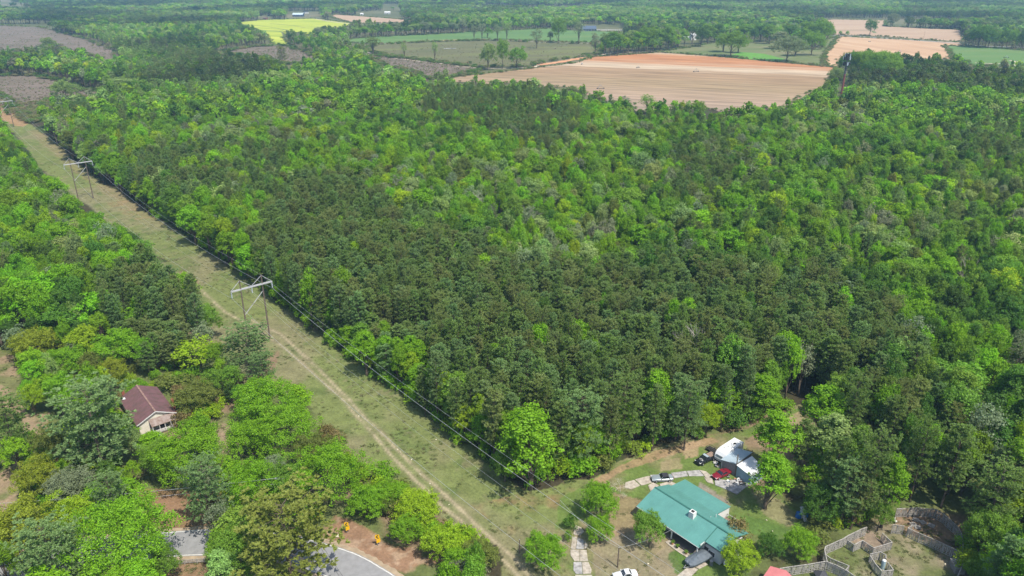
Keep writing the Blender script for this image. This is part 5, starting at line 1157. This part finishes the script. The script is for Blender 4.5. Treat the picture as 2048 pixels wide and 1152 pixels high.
for off, z, rad, nm, lb, sg, mt in ((-9.0, AH - 2.1, .024, 'conductor', 'power line conductor slung under the left end of the crossarms', 4.6, M_WIRE), (-3.15, AH - 2.1, .014, 'conductor', 'power line conductor slung under the middle of the crossarms', 4.6, M_WIRE),
        (2.8, AH - 2.1, .03, 'conductor', 'power line conductor slung under the right end of the crossarms', 4.2, M_WIRE), (-6.3, PH, .013, 'shield_wire', 'thin wire running over the left pole tops', 3.2, M_WIRE), (0, PH, .016, 'shield_wire', 'thin wire running over the right pole tops', 3.2, M_WIRE)):
    q = [p + PERP * off + Vector((0, 0, z)) for p in (T4, T3, T2, T1, T0)]
    cable(nm, lb, list(zip(q[:-1], q[1:])), rad, mt, sg, 'power line cables')
def upole(px, py, hh, label, arm=None, base=None):
    x, y = base or g(px, py); t = thing('utility_pole', label, 'pole', (x, y, 0)); MB().cyl((0, 0, -.2), (0, 0, hh), .13, .09, 8).build('shaft', M_POLE, t)
    if arm: MB().beam((-arm, 0, hh - .3), (arm, 0, hh - .3), .1, .12).build('crossarm', M_ARM, t); MB().cyl((-arm * .8, 0, hh - .25), (-arm * .8, 0, hh), .06).cyl((arm * .8, 0, hh - .25), (arm * .8, 0, hh), .06).build('insulator', M_INSUL, t)
    else: MB().cyl((0, 0, hh), (0, 0, hh + .15), .07, .04).build('cap', M_ARM, t)
    return Vector((x, y, hh))
u1 = upole(1235, 1135, 4.6, 'short wooden pole on the lawn between driveway and porch'); u2 = upole(1039, 1107, 3.2, 'short wooden pole at the lower end of the dirt track')
ub = g(561, 957, 9.2); u3 = upole(0, 0, 9.4, 'roadside utility pole with pale crossarm rising out of the bright trees', 1.1, ub)
cable('service_cable', 'thin service cable from the lawn pole to the porch roof', [(u1, Vector((*L2W(8.5, -5.3), 2.7)))], .02, M_WIRE, .5, None)
cable('service_cable', 'thin cable from the tree line across the yard to the lawn pole', [(Vector((*g(1120, 1000, 7), 7)), u1)], .018, M_WIRE, 1.0, None)
uL = Vector((*g(180, 985, 9), 9)); uR = Vector((*g(715, 1195, 9), 9)); uLL = Vector((*g(-250, 1020, 9), 9))
for k, dz in enumerate((0, -1.3)):
    cable('roadside_cable', ['upper roadside cable crossing the shaded dirt', 'lower roadside cable crossing the shaded dirt'][k], [(uLL + Vector((0, 0, dz)), u3 + Vector((0, 0, dz)))], .03, M_WIRE, .9, 'roadside cables')
    cable('roadside_cable', ['upper dark cable from the roadside pole over the bend', 'lower dark cable from the roadside pole over the bend'][k], [(u3 + Vector((0, 0, dz)), uR + Vector((0, 0, dz)))], .025, M_WIREB, .8, 'roadside cables')

# ------------------------------------------------------------------ tall mast beyond the woods
mx, my = g(1683, 188); ms = thing('cell_tower', 'tall rust red mast with dark antenna clusters above the far woods', 'mast', (mx, my, 0))
MB().cyl((0, 0, 0), (0, 0, 17), 1.0, .8, 12).build('lower_mast', M_REDPOLE, ms); MB().cyl((0, 0, 17), (0, 0, 33), .8, .4, 12).build('upper_mast', simple('dark_grey_mast', (.10, .11, .12), .6), ms)
for z_, rr_ in ((32.6, 2.2), (30.2, 3.2), (25.6, 2.8)):
    for k in range(12):
        a = 2 * math.pi * k / 12 + z_; MB().box((math.cos(a) * rr_, math.sin(a) * rr_, z_), (.5, .9, 2.6), a).build('antenna_panel', M_DARKIN if k % 4 else M_TIN, ms)
    m_ = MB()
    for k in range(6): a = 2 * math.pi * k / 6; m_.beam((0, 0, z_), (math.cos(a) * rr_, math.sin(a) * rr_, z_), .18, .18)
    for k in range(6): a = 2 * math.pi * k / 6; b = 2 * math.pi * (k + 1) / 6; m_.beam((math.cos(a) * rr_, math.sin(a) * rr_, z_), (math.cos(b) * rr_, math.sin(b) * rr_, z_), .14, .14)
    m_.build('mounting_frame', M_DARKIN, ms)
m_ = MB()
for k in range(26): a = k * 2.4; z_ = 14 + k * .42; L_ = RNG.uniform(1.2, 2.2); m_.beam((0, 0, z_), (math.cos(a) * L_, math.sin(a) * L_, z_ + .5), .5, .3)
m_.build('cable_brackets', simple('dark_slate', (.05, .065, .07), .7), ms)

# ------------------------------------------------------------------ chevron signs
def chevron(px, py, rot, label, lean=0.):
    x, y = g(px, py); t = thing('chevron_sign', label, 'road sign', (x, y, .05), rot, 'yellow curve signs along the road bank')
    MB().box((0, .04, 1.05), (.09, .06, 2.5)).build('post', M_STEEL, t)
    pl = MB().box((0, -.02, 2.15), (.82, .03, .98)).build('sign_plate', M_YSIGN, t)
    MB().add([(x_, -.045, z_) for x_, z_ in ((.28, 2.55), (.05, 2.55), (-.28, 2.15), (.05, 1.75), (.28, 1.75), (-.05, 2.15))], [(0, 1, 2, 5), (5, 2, 3, 4)]).build('chevron', M_BLACK, pl)
    pl2 = MB().box((.16, .0, 1.2), (.80, .03, .86), .5).build('lower_plate', M_YSIGN, t)
    return t
chevron(638, 1043, .15, 'yellow chevron sign in the dark hollow beside the olive pine'); chevron(694.5, 1067, .15, 'yellow chevron sign in the middle of the three, on bare soil'); chevron(756, 1092, .15, 'yellow chevron sign nearest the bottom, below the lime thicket')
def rock(px, py, s_, label, group=None):
    x, y = g(px, py); r = RNG; vs = []; t = MB(); n = 7; rings = []
    for z_, k in ((-.05, .9), (.35, 1.0), (.75, .7), (.95, .25)): rings.append([(math.cos(2 * math.pi * i / n) * k * s_ * r.uniform(.8, 1.2), math.sin(2 * math.pi * i / n) * k * s_ * .75 * r.uniform(.8, 1.2), z_ * s_ * .7) for i in range(n)])
    t.loft(rings); o = t.build('rock', M_STONE); o.location = (x, y, .08); o.rotation_euler = (0, 0, r.uniform(0, 3)); tag(o, label, 'rock', group)
rock(675, 1073, .55, 'pale long rock on the roadside bank below the first chevron sign')
for i, (px, py) in enumerate([(717,833),(795,900),(801,905),(840,949),(860,968),(898,1010),(872,880),(875,843),(917,863),(857,982),(823,920),(1533,1041),(165,398),(40,262),(57,256),(1296,1128),(1545,1063),(1890,1129),(1700,1090)]):
    rock(px, py, RNG.uniform(.14, .26), 'small pale stone lying on the grass or beside the wheel ruts', 'small stones scattered on the grass')
ft = thing('rail_fence', 'low weathered rail fence along the dirt below the straight road', 'fence')
fp = [Vector((*g(*p), 0)) for p in [(322,1137),(345,1131),(370,1129),(395,1127),(410,1126)]]
for p in fp: MB().box((p.x, p.y, .55), (.14, .14, 1.1)).build('post', M_WOODG, ft)
for a, b in zip(fp[:-1], fp[1:]):
    for z_ in (.4, .7, 1.0): MB().beam(a + Vector((0, 0, z_)), b + Vector((0, 0, z_)), .06, .14).build('rail', M_WOODG, ft)

# ------------------------------------------------------------------ pallet-board pens
PM = []
def pallet_mesh(seed):
    r = np.random.default_rng(seed); m_ = MB()       # 1.1 m wide panel, 2.05 m tall, two pallets high
    for z0 in (0.04, 1.04):
        for k in range(5):
            if r.random() < .12: continue
            hgt = .95 + r.uniform(-.06, .06); m_.box((.10 + k * .225, .03 + r.uniform(-.01, .01), z0 + hgt / 2), (.125, .022, hgt))
        for z_ in (.1, .48, .86): m_.box((.55, 0, z0 + z_), (1.06, .04, .09))
    return m_.mesh('fence_panel', M_WOODG)
PM = [pallet_mesh(k) for k in range(4)]; POSTM = MB().box((0, 0, 1.08), (.11, .11, 2.2)).mesh('post', M_WOODG); CAPM = None
def pen(label, pts, hh=2.05, closed=False, scale_h=1.0):
    f = thing('board_fence', label, 'fence', (*g(*pts[0], hh), .05)); o0 = Vector(f.location)
    W = [Vector((*g(*p, hh), 0)) for p in pts] + ([Vector((*g(*pts[0], hh), 0))] if closed else [])
    for a, b in zip(W[:-1], W[1:]):
        L = (b - a).length; n = max(1, round(L / 1.15)); d = (b - a) / L; an = math.atan2(d.y, d.x)
        for k in range(n):
            p = a + d * (L * k / n); q = link('fence_panel', PM[int(RNG.integers(4))], f); q.location = (p.x - o0.x, p.y - o0.y, RNG.uniform(-.03, .03)); q.rotation_euler = (RNG.normal() * .03, 0, an); q.scale = (L / n / 1.1, 1, scale_h * RNG.uniform(.95, 1.05))
            if k % 2 == 0: q = link('post', POSTM, f); q.location = (p.x - o0.x, p.y - o0.y, 0); q.scale = (1, 1, scale_h)
        m_ = MB().beam(Vector((a.x - o0.x, a.y - o0.y, 2.12 * scale_h)), Vector((b.x - o0.x, b.y - o0.y, 2.12 * scale_h)), .14, .05); m_.build('top_rail', M_WOODG, f)
    return f
pen('grey board fence running from the red tin roof to the pens', [(1560,1138),(1585,1134),(1620,1129),(1654,1123)])
pen('outer grey board fence on the left of the pens, under the pines', [(1654,1123),(1649,1101),(1651,1094),(1687,1078),(1696,1072),(1725,1058),(1734,1055)])
pen('wedge shaped board pen at the left corner of the fenced yard', [(1653,1107),(1662,1114),(1677,1120),(1699,1129),(1690,1140),(1656,1123)], scale_h=.8)
pen('board fence running down out of the frame from the left corner', [(1653,1124),(1672,1131),(1692,1141),(1712,1155)])
pen('shaded board pen with a stepped corner under overhanging tree', [(1696,1079),(1709,1087.5),(1726,1079),(1748,1094),(1785,1083),(1765,1064)], scale_h=.85)
pen('small board pen around the pale blue tank', [(1741,1107),(1761,1102.5),(1772,1109),(1772,1115)], scale_h=.9); 
pen('low board side of the tank pen', [(1741,1107),(1752,1124),(1765,1139),(1788,1136),(1776,1120)], scale_h=.75)
pen('short board gate section beside the gap into the shaded pen', [(1786,1050.6),(1796,1051),(1809,1053)])
pen('long board fence dividing the grass from the shaded pen', [(1825,1050.6),(1816,1057),(1840,1068),(1864,1078),(1888,1089),(1921,1105)])
pen('curved outer board fence round the shaded pen and the right side', [(1794,1018.5),(1833,1016.5),(1863,1019),(1872,1020),(1889,1030),(1899,1039.6),(1910,1049),(1919,1060),(1924,1071),(1926,1087.5),(1925,1117.6),(1926,1128.5),(1914,1155)])
t = thing('water_tank', 'pale blue upright tank inside the small board pen', 'tank', (*g(1764.5, 1138), .1)); MB().cyl((0, 0, 0), (0, 0, 1.9), .36, .36, 18).build('cylinder', M_TANK, t); MB().cyl((0, 0, 1.9), (0, 0, 2.05), .36, .22, 18).build('domed_top', M_WHITE, t); MB().cyl((0, 0, -.05), (0, 0, .03), .45, .45, 14).build('base', M_CONC, t)
t = thing('animal_hutch', 'weathered board hutch against the right pen fence', 'hutch', (*g(1913, 1139), .08), R(-8))
MB().box((0, 0, .6), (1.7, 2.6, 1.2)).build('body', M_GREYWALL, t)
for k in range(8): MB().box((0, -1.2 + .33 * k, 1.26), (1.9, .26, .05)).build('roof_board', M_WOODG, t)
for px, py, lb in [(1790,1046,'white plastic chair at the gap into the shaded pen')]:
    t = thing('plastic_chair', lb, 'chair', (*g(px, py), .1), .5); MB().box((0, 0, .42), (.5, .5, .05)).build('seat', M_WHITE, t); MB().box((0, .24, .7), (.5, .05, .55)).build('backrest', M_WHITE, t)
    for a in (-.2, .2):
        for b in (-.2, .2): MB().box((a, b, .2), (.05, .05, .42)).build('leg', M_WHITE, t)
for k, (px, py) in enumerate([(1826,1050),(1835,1056),(1845,1046),(1831,1041),(1862,1053)]):
    t = thing('pallet', 'grey wooden pallet lying on the ground inside the shaded pen', 'pallet', (*g(px, py), .12 + .02 * k), RNG.uniform(0, 3), 'pallets lying in the shaded pen')
    for q in range(6): MB().box((-.5 + .2 * q, 0, .1), (.12, 1.1, .03)).build('slat', M_WOODG, t)
    MB().box((0, .5, .04), (1.1, .1, .09)).box((0, -.5, .04), (1.1, .1, .09)).build('bearer', M_WOODG, t)
rs = thing('red_roof_shed', 'shed with a faded red tin roof at the bottom border', 'shed', (0, 0, 0)); 
A, B, C2, D2 = P_(1518, 1165, 2.3), P_(1600, 1170, 2.3), P_(1573, 1141, 2.9), P_(1541, 1132, 2.9)
walls(A, B, C2, D2, .07, M_SIDING, rs); roofslope('roof', [A, B, C2, D2], M_REDTIN, rs, .07, 8)
C3, D3 = P_(1580, 1136, 2.2), P_(1549, 1126, 2.2)
tp = thing('dark_tent', 'small dark peaked canopy below the board fence', 'canopy', (*g(1641, 1160), .05)); MB().add([(-1.1, -1.1, 1.1), (1.1, -1.1, 1.1), (1.1, 1.1, 1.1), (-1.1, 1.1, 1.1), (0, 0, 2.0)], [(0,1,4),(1,2,4),(2,3,4),(3,0,4)]).build('roof', simple('dark_slate_cloth', (.07, .07, .08), .8), tp)
for a in (-1, 1):
    for b in (-1, 1): MB().box((a, b, .55), (.06, .06, 1.1)).build('leg', M_STEEL, tp)
t = thing('black_cat', 'small black animal lying on the grass left of the tank pen', 'cat', (*g(1742, 1147), .1), .8)
MB().loft([[(x, math.cos(a) * r_, .12 + math.sin(a) * r_) for a in [2 * math.pi * k / 8 for k in range(8)]] for x, r_ in ((-.28, .05), (-.2, .12), (0, .13), (.18, .10), (.24, .08), (.32, .085), (.38, .03))]).build('body', M_BLACK, t, True)

# ------------------------------------------------------------------ irrigation wheels and far buildings
for k, (px, py, s_) in enumerate([(1201,178,1.0),(1392,144,1.0),(1276,136,.7),(1164,129,.6),(1799,105,.9),(1739,84,.5),(2012,116,.8)]):
    x, y = g(px, py); lb = ['irrigation frame nearest the woods in the dirt field', 'irrigation frame on the orange strip of the dirt field', 'small irrigation frame in the middle of the dirt field', 'small irrigation frame near the clay bank', 'dark irrigation frame in the striped field', 'tiny frame in the striped field by the farm road', 'irrigation frame on the green field at the right'][k]
    t = thing('irrigation_frame', lb, 'farm equipment', (x, y, .15), .4 * k, 'irrigation frames in the fields'); s_ *= 3.0
    for a, b in (((-1, -.6, 0), (0, 0, 1.2)), ((1, -.6, 0), (0, 0, 1.2)), ((-1, .6, 0), (0, 0, 1.2)), ((1, .6, 0), (0, 0, 1.2))): MB().beam(Vector(a) * s_, Vector(b) * s_, .18, .18).build('leg', M_STEEL, t)
    MB().beam(Vector((-1.2, 0, .15)) * s_, Vector((1.2, 0, .15)) * s_, .3, .3).build('base_beam', M_RUBBER, t)
    for sx in (-1, 1): MB().cyl((sx * s_, -.2, .5), (sx * s_, .2, .5), .5, .5, 12).build('wheel', M_RUBBER, t)
def farhouse(px, py, L, W, hh, ang, wall, roof, label, rh=2.0, name='farm_building'):
    x, y = g(px, py); t = thing(name, label, 'building', (x, y, 0), ang)
    MB().box((0, 0, hh / 2), (L, W, hh)).build('wall', wall, t)
    for s_ in (-1, 1):
        pts = [Vector((-L / 2 - .4, s_ * (W / 2 + .5), hh - .1)), Vector((L / 2 + .4, s_ * (W / 2 + .5), hh - .1)), Vector((L / 2 + .4, 0, hh + rh)), Vector((-L / 2 - .4, 0, hh + rh))]
        MB().slab(pts if s_ < 0 else pts[::-1], .15).build('roof', roof, t)
    for k in range(int(L / 5)): 
        wn = MB().box((-L / 2 + 2.5 + 5 * k, -W / 2 - .03, hh * .5), (1.6, .08, 1.4)).build('window', M_WHITE, t); MB().box((-L / 2 + 2.5 + 5 * k, -W / 2 - .09, hh * .5), (1.3, .04, 1.1)).build('pane', M_GLASS, wn)
    MB().box((0, -W / 2 - .04, 1.1), (1.2, .08, 2.2)).build('door', M_DARKIN, t)
    return t
M_NAVY = simple('navy_wall', (.06, .085, .14), .7); M_PALEROOF = simple('pale_blue_tin', (.55, .66, .72), .5, .2)
farhouse(597, 33, 24, 12, 4.5, -.05, M_NAVY, M_PALEROOF, 'long dark barn with pale blue roof above the yellow field', 3.5)
farhouse(612, 27, 10, 8, 4, .9, M_WHITE, M_DARKIN, 'small white house behind the pale roofed barn', 3)
farhouse(531, 39, 9, 7, 3, -.3, M_BRICK, M_RUST, 'little rusty shed at the top left corner of the yellow field', 1.5)
farhouse(724, 30, 7, 5, 3, 0, M_WHITE, M_WHITE, 'tiny white building by the pale far track', 1.5)
farhouse(775, 28, 14, 8, 4, .1, M_SIDING, M_WHITE, 'white roofed building deep in the far trees', 2)
farhouse(1177, 62, 26, 13, 4, .02, M_NAVY, simple('navy_shingle', (.08, .11, .16), .8), 'dark house with white end gable at the far green field', 5)
t = thing('white_gable', 'white porch gable on the right end of the dark far house', 'porch', (*g(1188, 62), 0)); MB().box((0, 0, 2), (3, 10, 4)).build('wall', M_WHITE, t); MB().slab([Vector(p) for p in ((-2, -6, 4), (2, -6, 4), (2, 0, 8), (-2, 0, 8))], .3).build('roof', M_WHITE, t)
m_ = MB(); wf = thing('white_fence', 'white rail fence right of the dark far house', 'fence', (*g(1215, 61), 0))
for k in range(14): MB().box((-26 + 4 * k, 0, .8), (.5, .3, 1.6)).build('post', M_WHITE, wf)
for z_ in (.5, 1.1, 1.6): MB().box((0, 0, z_), (54, .25, .25)).build('rail', M_WHITE, wf)
farhouse(1385, 80, 8, 7, 7, .3, M_WHITE, M_SIDING, 'tall white farmhouse among the pasture trees', 3, 'farmhouse'); farhouse(1372, 78, 12, 6, 3, .3, M_WHITE, M_WHITE, 'low white outbuilding left of the tall farmhouse', 1)
for px, py, hh, lb in [(855,84,13,'thin pole at the head of the rough field'), (1847,78,12,'thin pole beside the far road'), (1298,100,12,'thin pole among the pasture trees')]: upole(px, py, hh, lb)
t = thing('pipe_heap', 'pale pile of pipes lying in the rough field', 'pipes', (*g(901, 98), .2), .1)
for k in range(6): MB().cyl((-9 + k * 1.5, -1 + .5 * k, .5), (8 - k, -.6 - .5 * k + .3, .6), .35, .35, 6).build('pipe', M_STEEL, t)

# ------------------------------------------------------------------ rough grass, weeds and leaf litter on the near ground
def tufts():
    n = 38000; ux = RNG.uniform(-.72, .72, n); y = 90 * np.exp(RNG.uniform(0, math.log(420 / 90.), n)); x = ux * (y + 20); px, py = prn(x, y, 0)
    ok = inpoly(px, py, ROWP) | inpoly(px, py, PENP)
    for pl in CLRL + [ROADV, ROADV2]: ok |= inpoly(px, py, pl)
    v = fbm(x, y, 7); ok &= (v > .42 + .12 * RNG.random(n))
    for T in (TRK_L, TRK_R): ok &= dist_line(x, y, [g(*p) for p in T]) > .9
    yard_ = inpoly(px, py, [(1090,1000),(1240,925),(1610,815),(1620,1160),(1090,1160)]); ok &= ~(yard_ & (RNG.random(n) < .8))
    rd = dist_line(x, y, [(q.x, q.y) for q in RC]); ok &= ~(rd < 7.6)
    X_, Y_ = x - hx, y - hy; lx = X_ * math.cos(HZ) + Y_ * math.sin(HZ); ly = -X_ * math.sin(HZ) + Y_ * math.cos(HZ); ok &= ~((lx > -1) & (lx < 19) & (ly > -6.5) & (ly < 10))
    ok &= ~inpoly(px, py, [(1245,955),(1420,935),(1500,940),(1530,970),(1480,995),(1420,975),(1250,985)]) & ~inpoly(px, py, [(1138,1045),(1172,1050),(1190,1160),(1138,1160)])
    idx = np.where(ok)[0]; pc = bpy.data.collections.new('tuft_kinds')
    for k in range(3):
        r = np.random.default_rng(900 + k); m = 34; D = unit(r.normal(size=(m, 3)) * [1, 1, .4] + [0, 0, .9]); P = D * .22 + np.stack([r.normal(size=m) * .22, r.normal(size=m) * .22, np.zeros(m)], 1)
        me = quads_mesh('tuft', P, D, unit(np.cross(D, sph(r, m))), np.full(m, .42), np.full(m, .13), [M_LEAF]); pc.objects.link(bpy.data.objects.new('tuft_source.%03d' % k, me))
    me = bpy.data.meshes.new('grass_tufts'); me.vertices.add(len(idx)); me.vertices.foreach_set('co', np.stack([x[idx], y[idx], np.full(len(idx), .03)], 1).astype(np.float32).ravel())
    def at(n_, ty, fld, vals): a = me.attributes.new(n_, ty, 'POINT'); a.data.foreach_set(fld, np.array(vals).ravel())
    m = len(idx); at('kind_index', 'INT', 'value', RNG.integers(0, 3, m)); at('turn', 'FLOAT_VECTOR', 'vector', np.stack([np.zeros(m), np.zeros(m), RNG.uniform(0, 6.28, m)], 1))
    s_ = RNG.uniform(.3, .75, m) * (1 + (RNG.random(m) < .02) * 1.0); at('size', 'FLOAT_VECTOR', 'vector', np.stack([s_ * 1.2, s_ * 1.2, s_ * .8], 1))
    pal = .85 * np.array([(.17, .20, .075), (.24, .215, .12), (.14, .19, .05), (.20, .21, .09)]); c = pal[RNG.integers(0, 4, m)] * RNG.uniform(.8, 1.15, (m, 1)); at('leaf_color', 'FLOAT_COLOR', 'color', np.concatenate([c, np.ones((m, 1))], 1))
    o = stuff(link('rough_grass', me)); scatter(o, pc)
tufts()

# ------------------------------------------------------------------ the hazy air
hz = MB().box((0, 4000, 51), (16000, 9400, 106)).build('haze', bpy.data.materials.new('thin_haze')); stuff(hz)
hm = hz.data.materials[0]; hm.use_nodes = True; N = hm.node_tree.nodes; N.clear(); ou = N.new('ShaderNodeOutputMaterial'); pv = N.new('ShaderNodeVolumePrincipled')
pv.inputs['Color'].default_value = (.42, .74, 1.0, 1); pv.inputs['Density'].default_value = .000115; pv.inputs['Anisotropy'].default_value = .0
hm.node_tree.links.new(pv.outputs[0], ou.inputs['Volume'])
